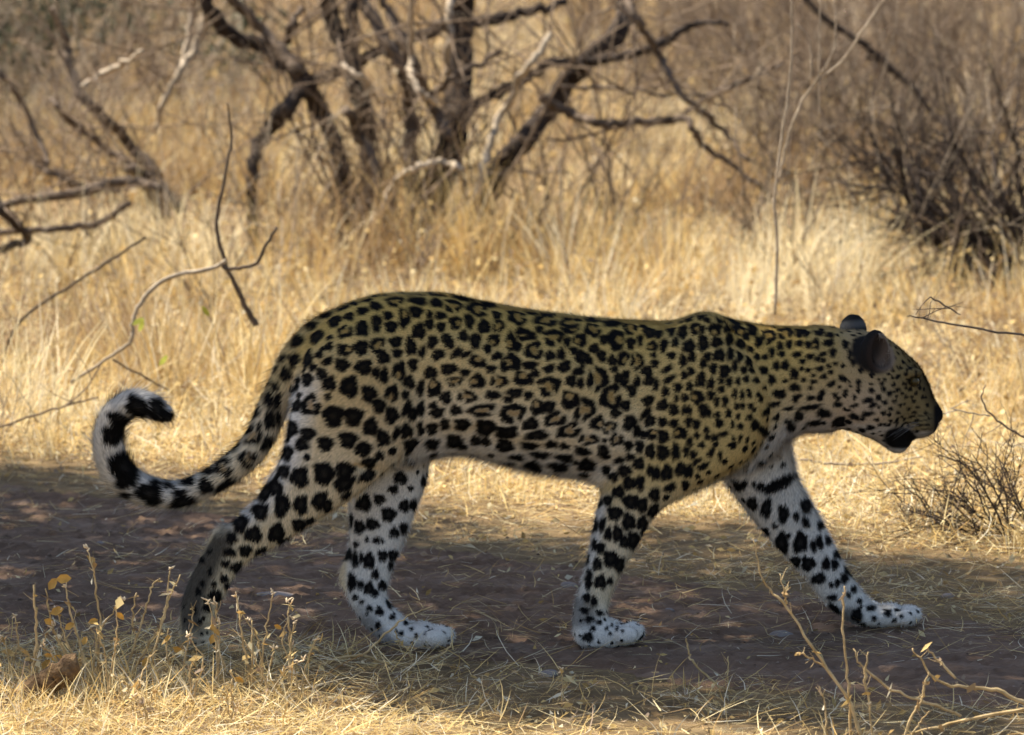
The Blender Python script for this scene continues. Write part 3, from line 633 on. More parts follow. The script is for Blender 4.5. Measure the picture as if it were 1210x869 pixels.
# fur: short hairs lying along the body, each with the colour of the skin under it
def fur(n, sel, longer=1.0, lifted=0.0):
    T = np.concatenate([BQ[:, [0, 1, 2]], BQ[:, [0, 2, 3]]]); T = T[sel[T].all(1)]
    a = np.linalg.norm(np.cross(BP[T[:, 1]] - BP[T[:, 0]], BP[T[:, 2]] - BP[T[:, 0]]), axis=1)
    pk = rng.choice(len(T), n, p=a / a.sum()); b = rng.random((n, 2)); sw = b.sum(1) > 1; b[sw] = 1 - b[sw]
    wt = np.stack([1 - b.sum(1), b[:, 0], b[:, 1]], 1)[..., None]
    P = (BP[T[pk]] * wt).sum(1); N = (BN[T[pk]] * wt).sum(1); N /= np.linalg.norm(N, axis=1)[:, None]; W = (PW[T[pk]] * wt).sum(1)
    u, v = proj(P)
    C = coat(P, N, W)
    F = np.tile(np.array([-1.0, 0, -.45]), (n, 1))
    leg = W[:, 2:6].sum(1) * smooth(500, 590, v); F = F * (1 - leg[:, None]) + np.array([-.25, 0, -1.0]) * leg[:, None]
    # tail hair follows the tail
    it = np.where(W[:, 6] > .4)[0]
    cen = tsp[:, :3]; tg = np.gradient(cen, axis=0); tg /= np.linalg.norm(tg, axis=1)[:, None]
    for c0 in range(0, len(it), 20000):
        ii = it[c0:c0 + 20000]; F[ii] = tg[((P[ii][:, None] - cen[None]) ** 2).sum(-1).argmin(1)]
    F += .15 * rng.normal(size=(n, 3)) + .18 * np.stack([vnoise(P[:, 0] * 23, P[:, 2] * 21, i) for i in range(3)], 1)
    F -= (F * N).sum(1)[:, None] * N; F /= np.linalg.norm(F, axis=1)[:, None] + 1e-9
    tors = W[:, 0]
    t = (v - np.interp(u, UT, VT)) / (np.interp(u, UT, VB) - np.interp(u, UT, VT))
    Lh = .0064 + .006 * smooth(.75, 1, t) * tors + .011 * W[:, 6] + .003 * W[:, 2] + .004 * W[:, 5] * (v < 620)
    Lh = Lh * (1 - .45 * W[:, 1]) * (1 - .35 * smooth(690, 740, v)) * rng.uniform(.6, 1.25, n)
    near_ear = np.minimum(np.linalg.norm(P - EARN, axis=1), np.linalg.norm(P - EARF, axis=1)) < .045
    Lh[near_ear] *= .6
    lift = rng.uniform(.16, .50, n) + .25 * smooth(.85, 1, t) * tors
    Lh = Lh * longer; lift = lift + lifted
    B = np.cross(N, F); wd = rng.uniform(.00050, .00095, n)[:, None]
    tip = P + (F * np.cos(lift)[:, None] + N * np.sin(lift)[:, None]) * Lh[:, None]
    r0 = P - N * .0008
    V = np.stack([r0 - B * wd, r0 + B * wd, tip], 1).reshape(-1, 3)
    j = rng.uniform(.62, 1.38, n)[:, None]
    lum = C.mean(1, keepdims=True)
    C = C * j * np.where(lum > .1, 1, .9)
    col = np.stack([C * .9, C * .9, C * 1.06], 1).reshape(-1, 3)
    tri = np.arange(3 * n).reshape(-1, 3)[:, [0, 2, 1]]
    tri = np.stack([tri[:, 0], tri[:, 2], tri[:, 1]], 1)
    return V, tri, col
V1, t1, c1 = fur(400000, facing > -.25)
V3, t3, c3 = fur(50000, (facing > -.35) & (facing < .38), 1.9, .32)
V2, t2, c2 = fur(90000, facing < .05)
fo = mk('fur', np.concatenate([V1, V2, V3]), None, np.concatenate([t1, t2 + len(V1), t3 + len(V1) + len(V2)]), M_FUR, leo, np.clip(np.concatenate([c1, c2, c3]), 0, 1))
tag(fo, kind='stuff')
# eye, whiskers
for s_ in (-1,):
    e = MB(); c = at(1081, 451, hy - .052)
    th = np.linspace(0, math.pi, 9); e.tube(np.stack([c[0] + 0 * th, c[1] - .010 * np.cos(th) * -1, c[2] + 0 * th], 1), .0085 * np.sin(th) + 1e-4, 12)
    e.build('eye', M_EYE, leo)
eh = MB()
for i in range(70):
    c0, Rm, rx_, rz_ = EARS[0]; a = rng.uniform(-1.2, 1.9); q0 = c0 + Rm @ np.array([math.cos(a) * rx_ * .86, -.010, math.sin(a) * rz_ * .86])
    d_ = Rm @ np.array([-math.cos(a) * .75, -.45, -math.sin(a) * .6]) + rng.normal(size=3) * .2; L_ = rng.uniform(.010, .020)
    q = np.linspace(0, 1, 4)[:, None]; eh.tube(q0 + q * L_ * d_, np.linspace(.0004, .0001, 4), 3)
tag(eh.build('ear_hair', M_EARHAIR, leo), kind='stuff')
wk = MB()
for i in range(6):
    p = at(1080 + 3 * (i % 3), 499 + 3.2 * (i // 3), hy - .046); L_ = .045 + .02 * rng.random()
    q = np.linspace(0, 1, 6)[:, None]
    d_ = np.array([-.75 + .25 * rng.random(), -.7, -.05 - .15 * rng.random()])
    wk.tube(p + q * L_ * d_ + q * q * np.array([-.012, 0, -.015]), np.linspace(.00022, .00008, 6), 4)
tag(wk.build('whiskers', M_WHISKER, leo), kind='stuff')
# ================================================================== ground
def lane(x, y):
    """0 in the middle of the bare lane, 1 at its ragged edge, more outside"""
    yb = np.interp(x, [-2.2, -1.1, .9, 1.6], [2.9, 2.16, .32, .0]); yf = np.interp(x, [-2.2, -1.1, -.4, 0, .9, 1.6], [.12, .02, -.14, -.33, -.66, -.9])
    d = np.abs(y - (yb + yf) / 2) / ((yb - yf) / 2)
    return d + .16 * vnoise(x * 3.1, y * 3.7, 1.0) + .08 * vnoise(x * 11, y * 13, 2.0)
def hgt(x, y):
    far = smooth(2.5, 6, y)
    h = .010 * vnoise(x * 2.1, y * 2.6, .4) + .005 * vnoise(x * 9, y * 10, 3.1)
    h = h * (.35 + .65 * np.clip(np.abs(lane(x, y)) - .5, 0, 1)) + far * .05 * vnoise(x * .7, y * .8, 5.0)
    return h - .006
def axis(lo, hi, step, out0, out1, g=1.35):
    a = list(np.arange(lo, hi + step / 2, step)); s = step
    while a[-1] < out1: s *= g; a.append(a[-1] + s)
    s = step; b = []
    while (b[-1] if b else lo) > out0: s *= g; b.append((b[-1] if b else lo) - s)
    return np.array(b[::-1] + a)
def sheet(X, Y, dz, keep=None, name='ground', mat=None, fine=0.0):
    gx_, gy_ = np.meshgrid(X, Y, indexing='ij')
    z = hgt(gx_, gy_) * (np.abs(gx_) < 40) + dz - (.035 * smooth(.86, 1.08, lane(gx_, gy_)) if fine else 0)
    if fine:
        z = z + fine * (vnoise(gx_ * 17 + 3 * vnoise(gx_ * 5, gy_ * 9, 2), gy_ * 60, 1.2) * .6 + vnoise(gx_ * 40, gy_ * 85, 4.2) * .5 + rng.normal(size=gx_.shape) * .35)
    V = np.stack([gx_, gy_, z], -1).reshape(-1, 3)
    nx, ny = len(X), len(Y)
    i, j = np.meshgrid(np.arange(nx - 1), np.arange(ny - 1), indexing='ij')
    a = (i * ny + j).ravel(); Q = np.stack([a, a + ny, a + ny + 1, a + 1], 1)
    if keep is not None:
        c = V[Q].mean(1); Q = Q[keep(c[:, 0], c[:, 1])]
        us = np.unique(Q); rm = np.zeros(len(V), int); rm[us] = np.arange(len(us)); V = V[us]; Q = rm[Q]
    o = mk(name, V, Q, None, mat, None, None, True)
    return tag(o, kind='structure')
def soil(name, cols, sc, bump):
    m, N, L, b = nodes(name)
    tc = N.new('ShaderNodeTexCoord'); mp = N.new('ShaderNodeMapping'); mp.inputs['Scale'].default_value = (1, 2.2, 1)
    L.new(tc.outputs['Object'], mp.inputs[0])
    n = N.new('ShaderNodeTexNoise'); n.inputs['Scale'].default_value = sc; n.inputs['Detail'].default_value = 9; n.inputs['Roughness'].default_value = .68
    L.new(mp.outputs[0], n.inputs['Vector'])
    r = ramp(N, [(.30, cols[0]), (.52, cols[1]), (.74, cols[2])]); L.new(n.outputs['Fac'], r.inputs[0]); L.new(r.outputs[0], b.inputs['Base Color'])
    n2 = N.new('ShaderNodeTexNoise'); n2.inputs['Scale'].default_value = 45; n2.inputs['Detail'].default_value = 7; n2.inputs['Roughness'].default_value = .75
    L.new(mp.outputs[0], n2.inputs['Vector'])
    bp_ = N.new('ShaderNodeBump'); bp_.inputs['Strength'].default_value = bump; bp_.inputs['Distance'].default_value = .02
    L.new(n2.outputs['Fac'], bp_.inputs['Height']); L.new(bp_.outputs[0], b.inputs['Normal'])
    b.inputs['Roughness'].default_value = .95; b.inputs['Specular IOR Level'].default_value = .1
    return m
M_SOIL = soil('straw_soil', [(.13, .085, .045), (.24, .165, .085), (.36, .26, .14)], 5, .8)
M_DIRT = soil('track_dirt', [(.165, .10, .064), (.26, .17, .115), (.40, .285, .205)], 4, .9)
sheet(axis(-2.6, 2.6, .05, -1500, 1500), axis(-1.6, 12, .06, -40, 3000), 0, None, 'ground', M_SOIL)
sheet(np.arange(-2.6, 2.6, .011), np.arange(-1.1, 3.3, .013), .006, lambda x, y: lane(x, y) < 1.12, 'dirt_track', M_DIRT, .0075)

# ================================================================== shade tree (stands left of the picture; its crown shades the track)
ac = empty('acacia_tree', (-4.3, 0.6, 0), 'broad umbrella thorn tree beside the track whose crown throws the shade', 'tree')
tr = MB()
tr.tube(spline([(-4.3, .6, -.1), (-4.28, .62, .8), (-4.1, .66, 1.6), (-4.0, .7, 2.2)], 4), np.linspace(.17, .11, 13), 10)
tr.build('trunk', M_BARK, ac)
def edge_back(x): return 1.72 - .66 * x - .16 * math.exp(-((x + .02) / .3) ** 2) if np.ndim(x) == 0 else 1.72 - .66 * x
def edge_front(x): return float(np.interp(x, [-1.1, -.4, .1, .9], [-.33, -.46, -.68, -.92]))
lv = MB(); br = []
LV, LT, LC = [], [], []
for X in np.arange(-2.5, 2.9, .24):
    for Yb in np.arange(edge_front(X) + .16, edge_back(X) - .12, .24):
        if (Yb > edge_back(X) - .6 and rng.random() < .27) or (Yb < edge_front(X) + .3 and rng.random() < .06): continue
        q = np.array([X, Yb]) + rng.uniform(-.07, .07, 2)
        h = 3.3 + .5 * math.sin(X * 1.3) + rng.uniform(-.35, .35)
        c = np.array([q[0] + h * sd.x / sd.z, q[1] + h * sd.y / sd.z, h]); br.append(c)
        n = 200
        P = c + rng.normal(size=(n, 3)) * np.array([.13, .10, .10])
        d1 = rng.normal(size=(n, 3)); d1 /= np.linalg.norm(d1, axis=1)[:, None]; d2 = np.cross(d1, rng.normal(size=(n, 3))); d2 /= np.linalg.norm(d2, axis=1)[:, None]
        a, b = rng.uniform(.035, .06, (n, 1)), rng.uniform(.016, .026, (n, 1))
        LV.append(np.stack([P - d1 * a, P + d2 * b, P + d1 * a, P - d2 * b], 1).reshape(-1, 3))
        LC.append(np.repeat(np.array((.055, .075, .028)) * rng.uniform(.7, 1.3, (n, 1)), 4, 0))
LV = np.concatenate(LV)
o = mk('crown', LV - np.array(ac.location), np.arange(len(LV)).reshape(-1, 4), None, M_LEAF, ac, np.concatenate(LC))
lb = MB()
for c in br[::9]:
    m_ = (np.array([-4.0, .7, 2.2]) + c) / 2 + np.array([0, 0, .25])
    lb.tube(spline([(-4.02, .7, 2.1), m_ + rng.normal(size=3) * .1, c], 4), np.linspace(.045, .008, 9), 6)
lb.build('limbs', M_BARK, ac)

# ================================================================== grass
PAL = np.array([(.70, .525, .235), (.62, .445, .18), (.78, .65, .37), (.50, .32, .115), (.36, .235, .11), (.28, .205, .14), (.76, .68, .50)])
def blades(root, hgt_, lean, width, pal_p, name, bend=1.6, az=None, curl=0.5):
    n = len(root)
    az = rng.uniform(0, 2 * math.pi, n) if az is None else az
    D_ = np.stack([np.cos(az), np.sin(az), 0 * az], 1)
    t = np.array([0, .38, .72, 1.0])
    side = rng.normal(size=(n, 3)) * curl * .18
    side[:, 2] = 0
    pts = root[:, None] + hgt_[:, None, None] * (np.cos(lean)[:, None, None] * t[None, :, None] * np.array([0, 0, 1.0])
          + np.sin(lean)[:, None, None] * (t ** bend)[None, :, None] * D_[:, None] + (t ** 2)[None, :, None] * side[:, None])
    fa = rng.uniform(0, math.pi, n); Wd = np.stack([np.cos(fa), np.sin(fa), .2 * rng.normal(size=n)], 1) * width[:, None]
    V = np.stack([pts[:, 0] - Wd, pts[:, 0] + Wd, pts[:, 1] - Wd * .9, pts[:, 1] + Wd * .9, pts[:, 2] - Wd * .6, pts[:, 2] + Wd * .6, pts[:, 3]], 1)
    k = np.arange(n)[:, None] * 7
    Q = np.concatenate([k + np.array([0, 1, 3, 2]), k + np.array([2, 3, 5, 4])]); T = k + np.array([4, 5, 6])
    c = PAL[rng.choice(len(PAL), n, p=np.array(pal_p) / sum(pal_p))] * rng.uniform(.75, 1.2, (n, 1))
    return V.reshape(-1, 3), Q, T, np.clip(np.repeat(c, 7, 0), 0, .9)
def lawn(name, sets):
    off = 0; VV, QQ, TT, CC = [], [], [], []
    for V, Q, T, c in sets:
        VV.append(V); QQ.append(Q + off); TT.append(T + off); CC.append(c); off += len(V)
    return tag(mk(name, np.concatenate(VV), np.concatenate(QQ), np.concatenate(TT), M_STRAW, None, np.concatenate(CC)), kind='stuff')
def scatter(n, y0, y1, margin, pw=1.0):
    y = y0 + (y1 - y0) * rng.random(n) ** pw
    x = rng.uniform(-1, 1, n) * ((CAM_D + y) * .0788 + margin)
    return x, y
def tufts(n, y0, y1, margin, per, h0, h1, lean, wd, pal, cond=None, spread=.045, patch=(1.1, 1.3, 7.0), thr=-.9):
    x, y = scatter(n, y0, y1, margin)
    k = vnoise(x * patch[0] * 2.2, y * patch[1] * 2.2, patch[2]) > thr
    if cond is not None: k &= cond(x, y)
    x, y = x[k], y[k]; n = len(x)
    th = rng.uniform(h0, h1, n) * (1 + .5 * vnoise(x * 2.3, y * 1.9, 9.0)); tl_ = rng.uniform(.6, 1.3, n); wind = rng.uniform(0, 6.28, n)
    i = np.repeat(np.arange(n), per); m = len(i)
    az = np.where(rng.random(m) < .45, wind[i] + rng.normal(size=m) * .6, rng.uniform(0, 6.28, m))
    rt = np.stack([x[i], y[i], 0 * x[i]], 1); rad = rng.random(m) * spread * 1.6
    rt[:, 0] += np.cos(az) * rad; rt[:, 1] += np.sin(az) * rad; rt[:, 2] = hgt(rt[:, 0], rt[:, 1]) - .004
    hh = th[i] * rng.uniform(.45, 1.15, m); ln = np.abs(rng.normal(size=m)) * lean * tl_[i] + .08
    V, Q, T, c = blades(rt, hh, np.minimum(ln, 1.45), rng.uniform(.6, 1.3, m) * wd, pal, None, az=az)
    tone = vnoise(rt[:, 0] * 2.3, rt[:, 1] * 1.5, 4.0) + .5 * vnoise(rt[:, 0] * 7, rt[:, 1] * 5, 6.0); tone = np.repeat(tone + .3 * (rng.random(n)[i] - .5), 7)[:, None]
    far = np.repeat(smooth(6, 13, rt[:, 1]), 7)[:, None]
    c = c + (np.array((.30, .195, .105)) - c) * (smooth(.15, .8, tone) * .85) + (np.array((.86, .77, .54)) - c) * (smooth(-.2, -.9, tone) * .75)
    c = c + (np.array((.36, .25, .145)) - c) * far * .42
    return V, Q, T, c
behind = lambda x, y: y > edge_back(np.clip(x, -2, 1.6)) + .05 * vnoise(x * 6, y * 6, 1) + .05
lawn('grass', [
    tufts(1900, 1.2, 4.6, 1.0, 20, .04, .13, 1.0, .0015, (3, 3, 3, 1.2, .6, .4, 2), behind, thr=-.45),
    tufts(1500, 3.0, 6.6, 1.0, 22, .09, .26, .8, .0019, (3, 3, 3, 1.3, .8, .6, 2), None, .055, thr=-.05, patch=(2.2, 1.5, 7.0)),
    tufts(1800, 5.6, 10.5, 1.1, 22, .12, .32, .68, .0024, (3, 3, 2.2, 2.0, 1.4, 1.0, 1), None, .06, thr=-.02, patch=(2.0, 1.2, 3.0)),
    tufts(1500, 9.5, 18.5, 1.2, 22, .15, .40, .65, .0036, (2.4, 2.6, 1.6, 2.0, 2.0, 2.2, .8), None, .08, thr=-.3)])
def flakes(n, y0, y1, margin, keep, z1, r0, r1, pal_p):
    x, y = scatter(n, y0, y1, margin); k = keep(x, y); x, y = x[k], y[k]; n = len(x)
    P = np.stack([x, y, hgt(x, y) + .006 + z1 * rng.random(n) ** 2], 1)
    d1 = rng.normal(size=(n, 3)) * np.array([1, 1, .5]); d1 /= np.linalg.norm(d1, axis=1)[:, None]; d2 = np.cross(d1, rng.normal(size=(n, 3))); d2 /= np.linalg.norm(d2, axis=1)[:, None]
    a = rng.uniform(r0, r1, (n, 1)); b = a * rng.uniform(.25, .6, (n, 1)); up = np.cross(d1, d2) * a * .25
    V = np.stack([P - d1 * a, P + d2 * b + up, P + d1 * a, P - d2 * b + up], 1).reshape(-1, 3)
    i = np.arange(n)[:, None] * 4
    c = PAL[rng.choice(len(PAL), n, p=np.array(pal_p) / sum(pal_p))] * rng.uniform(.6, 1.2, (n, 1))
    return V, np.zeros((0, 4), int), np.concatenate([i + np.array([0, 1, 3]), i + np.array([1, 2, 3])]), np.clip(np.repeat(c, 4, 0), 0, .9)
lawn('leaf_litter', [
    flakes(26000, 1.2, 5.5, .9, behind, .07, .004, .012, (2, 2, 2, 2, 2, 1.5, 1)),
    flakes(24000, 5, 12, 1.0, behind, .16, .005, .014, (2, 2, 1.2, 2.5, 2.5, 2.5, .5)),
    flakes(16000, 11, 19, 1.1, behind, .25, .006, .020, (1.5, 1.5, 1, 2.5, 2.5, 3.5, .4)),
    flakes(12000, -1.2, 3, .9, lambda x, y: rng.random(len(x)) < np.where(lane(x, y) > 1, .8, .15), .012, .003, .012, (1, 2, 2, 2, 2, 2, 1))])
# fallen straw: thick behind and in front of the lane, a few wisps across it
def litter(n, y0, y1, margin, keep, l0, l1, w0, hz, pal, lift=.25):
    x, y = scatter(n, y0, y1, margin)
    k = keep(x, y); x, y = x[k], y[k]; n = len(x)
    L_ = rng.uniform(l0, l1, n); az = rng.uniform(0, 6.28, n)
    rt = np.stack([x, y, hgt(x, y) + .008 + hz * rng.random(n) ** 2], 1)
    ln = math.pi / 2 - np.abs(rng.normal(size=n)) * lift + .10
    ln = np.minimum(ln, 1.62)
    return blades(rt, L_, ln, rng.uniform(.6, 1.3, n) * w0, pal, None, bend=1.0, az=az, curl=1.6)
def straw_keep(x, y):
    d = lane(x, y); cl = vnoise(x * 5.3, y * 6.1, 3.3)
    pr = np.where(d > 1.0, .55 + .45 * smooth(-.4, .4, cl), .10 + .14 * smooth(-.3, .2, x) + .34 * smooth(.1, .8, cl) + .3 * smooth(.7, 1.0, d))
    return rng.random(len(x)) < pr
lawn('straw_litter', [
    litter(70000, -.15, 3.6, .9, straw_keep, .02, .10, .0009, .022, (2, 3, 2, 2, 1.5, 1.2, 1)),
    litter(26000, 1.2, 4.6, .9, behind, .04, .16, .0013, .035, (3, 3, 3, 1.2, .5, .3, 2.4), .5),
    litter(44000, -1.25, .15, .8, lambda x, y: rng.random(len(x)) < smooth(.85, 1.12, lane(x, y)) * (.13 + .82 * smooth(.2, -.6, x) + .30 * smooth(-.1, .5, vnoise(x * 6, y * 7, 4))), .02, .11, .0010, .022, (3, 3, 2, 2, 1, .9, 1.5), .35)])
def clods(n, keep, r0, r1, name, col):
    x, y = scatter(n, -.9, 3.0, .8); k = keep(x, y); x, y = x[k], y[k]; n = len(x)
    r = r0 + (r1 - r0) * rng.random(n) ** 4
    O = np.array([(1, 0, 0), (-1, 0, 0), (0, 1, 0), (0, -1, 0), (0, 0, .55), (0, 0, -.55)])
    V = np.stack([x, y, hgt(x, y) + .006], 1)[:, None] + O[None] * r[:, None, None] * rng.uniform(.6, 1.3, (n, 6, 1))
    F = np.array([(0, 2, 4), (2, 1, 4), (1, 3, 4), (3, 0, 4), (2, 0, 5), (1, 2, 5), (3, 1, 5), (0, 3, 5)])
    T = (np.arange(n)[:, None, None] * 6 + F[None]).reshape(-1, 3)
    c = np.repeat(np.array(col) * rng.uniform(.6, 1.4, (n, 1)), 6, 0)
    return tag(mk(name, V.reshape(-1, 3), None, T, M_COAT, None, c), kind='stuff')
clods(9000, lambda x, y: lane(x, y) < 1.25, .0012, .007, 'gravel', (.22, .155, .115))

# ================================================================== trees and shrubs
def pt(path, Y, wav=0.0, n=5, rough=0.0):
    P = np.array(path, float); yy = np.full(len(P), float(Y)) if np.ndim(Y) == 0 else np.interp(np.linspace(0, 1, len(P)), np.linspace(0, 1, len(Y)), Y)
    Q = spline(at(P[:, 0], P[:, 1], yy + wav * np.sin(np.arange(len(P)) * 1.7 + P[0, 0])), n)
    if rough: Q[1:-1] += rng.normal(size=(len(Q) - 2, 3)) * rough
    return Q
def rad(rp, n, Y): return np.interp(np.linspace(0, 1, n), np.linspace(0, 1, len(rp)), rp) * (CAM_D + Y) / FPX
def grow(mb, p, d, L_, r, depth, up=.15, wig=.25, kids=(2, 4), ang=.7, sides=4, gap=.35):
    n = 6; pts = [np.array(p, float)]; d = np.array(d, float); d /= np.linalg.norm(d)
    for i in range(n - 1):
        d = d + rng.normal(size=3) * wig * .4 + np.array([0, 0, up * .2]); d /= np.linalg.norm(d); pts.append(pts[-1] + d * L_ / (n - 1))
    pts = np.array(pts); mb.tube(pts, np.linspace(r, r * .45, n), sides)
    if depth <= 0: return
    for _ in range(rng.integers(kids[0], kids[1] + 1)):
        t = rng.uniform(gap, 1) * (n - 1); i = min(int(t), n - 2); q = pts[i] + (pts[i + 1] - pts[i]) * (t - i)
        dd = (pts[i + 1] - pts[i]); dd /= np.linalg.norm(dd); e = rng.normal(size=3); e -= (e @ dd) * dd; e /= np.linalg.norm(e)
        a = ang * rng.uniform(.6, 1.35)
        grow(mb, q, dd * math.cos(a) + e * math.sin(a), L_ * rng.uniform(.45, .72), r * .55, depth - 1, up, wig, kids, ang, max(3, sides - 1), gap)

# --- the leafless tree behind the animal
Yt = 7.0
b0 = gat(520, 282)
bt = empty('bare_tree', tuple(b0), 'leafless many-stemmed tree with dark crooked stems standing behind the leopard in dry grass', 'tree')
TR = [('trunk', M_DARKBARK, [(546, -60), (544, 20), (543, 90), (538, 150), (521, 205), (506, 255), (498, 300)], [15, 17, 18, 19, 19, 20, 22], 0),
 ('trunk', M_DARKBARK, [(748, -60), (741, 0), (733, 34), (702, 65), (672, 96), (640, 140), (612, 175), (586, 206), (572, 250), (566, 300)], [11, 12, 13, 14, 13, 13, 14, 15, 15, 16], .1),
 ('branch', M_DARKBARK, [(860, 30), (829, 27), (799, 40), (775, 54), (740, 66), (700, 71), (673, 73), (640, 79), (605, 104), (569, 121), (540, 150)], [3, 4, 5, 6, 6, 6, 7, 6, 7, 7, 8], -.05),
 ('branch', M_DARKBARK, [(668, 2), (626, 12), (575, 24), (530, 29), (497, 40), (470, 52), (447, 62), (415, 79), (378, 92), (357, 104)], [5, 6, 8, 9, 8, 8, 7, 8, 8, 8], .15),
 ('trunk', M_DARKBARK, [(236, -20), (247, 12), (275, 44), (315, 57), (346, 80), (362, 101), (379, 128), (394, 164), (402, 200), (404, 250), (408, 300)], [8, 9, 10, 11, 13, 12, 11, 10, 10, 10, 11], -.15),
 ('branch', M_DARKBARK, [(360, 98), (347, 116), (336, 131), (320, 152), (304, 173), (299, 200), (297, 240), (300, 290)], [9, 10, 11, 10, 8, 7, 7, 7], -.3),
 ('branch', M_BARK, [(262, -20), (280, 5), (309, 34), (336, 66), (352, 88)], [6, 7, 7, 8, 9], -.2),
 ('trunk', M_DARKBARK, [(376, -30), (389, 13), (402, 48), (419, 88), (427, 124), (434, 160), (437, 230), (440, 290)], [11, 11, 11, 12, 12, 11, 11, 12], .1),
 ('branch', M_DARKBARK, [(417, -30), (416, 10), (415, 40), (418, 80)], [9, 9, 9, 9], .2),
 ('branch', M_BARK, [(415, -30), (431, 8), (457, 48), (479, 88), (484, 120), (485, 160), (487, 220), (490, 290)], [7, 8, 9, 9, 9, 9, 9, 10], -.1),
 ('branch', M_BARK, [(440, -30), (455, 5), (473, 40), (489, 80), (505, 114), (520, 142), (530, 162)], [5, 5, 6, 7, 7, 7, 6], -.35),
 ('branch', M_PALEBARK, [(488, -30), (487, 0), (485, 66), (487, 90), (496, 106), (514, 122)], [4, 4, 4, 4.5, 4.5, 4], -.5),
 ('branch', M_BARK, [(640, 117), (660, 127), (680, 136), (705, 143), (727, 146), (769, 144), (808, 141), (818, 155), (829, 171), (860, 193), (905, 226)], [6, 6, 5.5, 5.5, 5.5, 5.5, 5, 4, 4, 3.5, 3], -.2),
 ('branch', M_BARK, [(738, -10), (752, 22), (766, 44), (781, 68), (793, 93), (814, 120), (844, 145), (862, 163), (885, 190)], [5, 4.5, 4.5, 4.5, 4, 4, 3.5, 3, 2.5], -.3),
 ('branch', M_BARK, [(811, 133), (835, 114), (858, 105), (890, 92), (924, 75)], [4, 3.5, 3.5, 3, 2.5], -.15),
 ('branch', M_PALEBARK, [(650, 40), (629, 72), (614, 93), (593, 135), (575, 180), (566, 222), (556, 280)], [3.5, 4, 4.5, 4.5, 5, 5, 5], -.45),
 ('branch', M_PALEBARK, [(440, 268), (463, 222), (481, 204), (500, 196), (516, 193), (532, 194), (548, 201)], [4, 4, 4, 4, 4, 4, 3], -.6),
 ('branch', M_PALEBARK, [(536, -30), (531, 20), (529, 60), (529, 90)], [5, 5, 5, 4.5], -.3),
 ('branch', M_BARK, [(592, 60), (560, 78), (530, 96), (510, 112)], [4, 4, 4, 4], -.3),
 ('branch', M_BARK, [(660, 102), (700, 103), (745, 106), (787, 111), (830, 112)], [2.5, 2.4, 2.2, 2, 1.5], -.3),
 ('branch', M_BARK, [(486, 205), (460, 222), (440, 245), (425, 280)], [7, 7, 7, 8], -.2),
 ('branch', M_BARK, [(355, 10), (345, 30), (338, 50), (335, 62)], [4, 4.5, 5, 5], 0),
 ('branch', M_BARK, [(408, 130), (425, 160), (438, 185), (448, 230), (452, 290)], [6, 7, 7, 7, 7], -.35),
 ('branch', M_PALEBARK, [(405, 76), (422, 88), (438, 104), (448, 122)], [2.5, 3, 3, 2.5], -.4)]
tw = MB()
for nm, m, path, rr, dy in TR:
    mb = MB(); P = pt(path, Yt + dy, .07, 5, .004)
    mb.tube(P, .92 * rad(rr, len(P), Yt) * (1 + .05 * rng.normal(size=len(P))), 9, None, .07)
    mb.build(nm, m, bt)
    for _ in range(7 if nm == 'branch' else 9):
        i = rng.integers(2, len(P) - 2); d = rng.normal(size=3) * np.array([1, .7, .8]) + np.array([0, 0, .3])
        grow(tw, P[i], d, rng.uniform(.15, .45), rng.uniform(.002, .005), 1, .1, .2, (1, 3))
for _ in range(60):
    p = np.array([b0[0] + rng.normal() * .35, Yt + rng.normal() * .25, 0])
    grow(tw, p, (rng.normal() * .45, rng.normal() * .3, 1), rng.uniform(.3, .8), rng.uniform(.0025, .006), 1, .1, .3, (1, 3))
tag(tw.build('twigs', M_TWIG, bt), kind='stuff')

# --- dead shrub at the left
ls = empty('dead_shrub', tuple(gat(170, 265)), 'dead grey-brown shrub with bent leaning stems at the left edge of the clearing', 'shrub')
LS = [(M_BARK, [(62, 10), (77, 48), (82, 79), (103, 119), (132, 146), (156, 175), (180, 200), (196, 260)], [4, 5, 5.5, 6, 6.5, 7, 8, 8], 7.2),
 (M_BARK, [(60, 118), (71, 130), (100, 156), (132, 180), (160, 200), (190, 262)], [3, 4, 4.5, 5, 5, 5], 7.0),
 (M_BARK, [(-10, 78), (0, 87), (16, 106), (37, 143), (52, 180), (57, 196)], [3, 3, 3.5, 3.5, 3.5, 3], 6.6),
 (M_BARK, [(40, 193), (69, 209), (98, 220), (140, 226)], [3, 4, 4.5, 4], 6.6),
 (M_BARK, [(0, 245), (13, 240), (57, 233), (100, 227), (127, 218), (157, 214), (190, 225)], [4, 5, 6, 6.5, 6, 6, 5], 6.3),
 (M_BARK, [(-10, 275), (43, 272), (93, 268), (127, 258), (153, 240)], [4, 4, 4.5, 4.5, 3.5], 5.9),
 (M_DARKBARK, [(-10, 235), (0, 247), (17, 263), (33, 281), (17, 290), (-10, 298)], [7, 7, 6, 5, 5, 5], 5.6),
 (M_PALEBARK, [(250, -20), (246, 8), (233, 53), (212, 86), (193, 124), (183, 156)], [5, 5, 5, 4.5, 4, 3], 6.8),
 (M_PALEBARK, [(232, -20), (228, 10), (217, 69), (205, 100)], [4, 4, 3.5, 3], 6.9),
 (M_PALEBARK, [(168, 60), (140, 78), (118, 90), (97, 103)], [2.5, 3.5, 4, 3.5], 6.5),
 (M_BARK, [(150, 200), (165, 205), (185, 218), (215, 250)], [5, 8, 9, 6], 6.7)]
tw = MB()
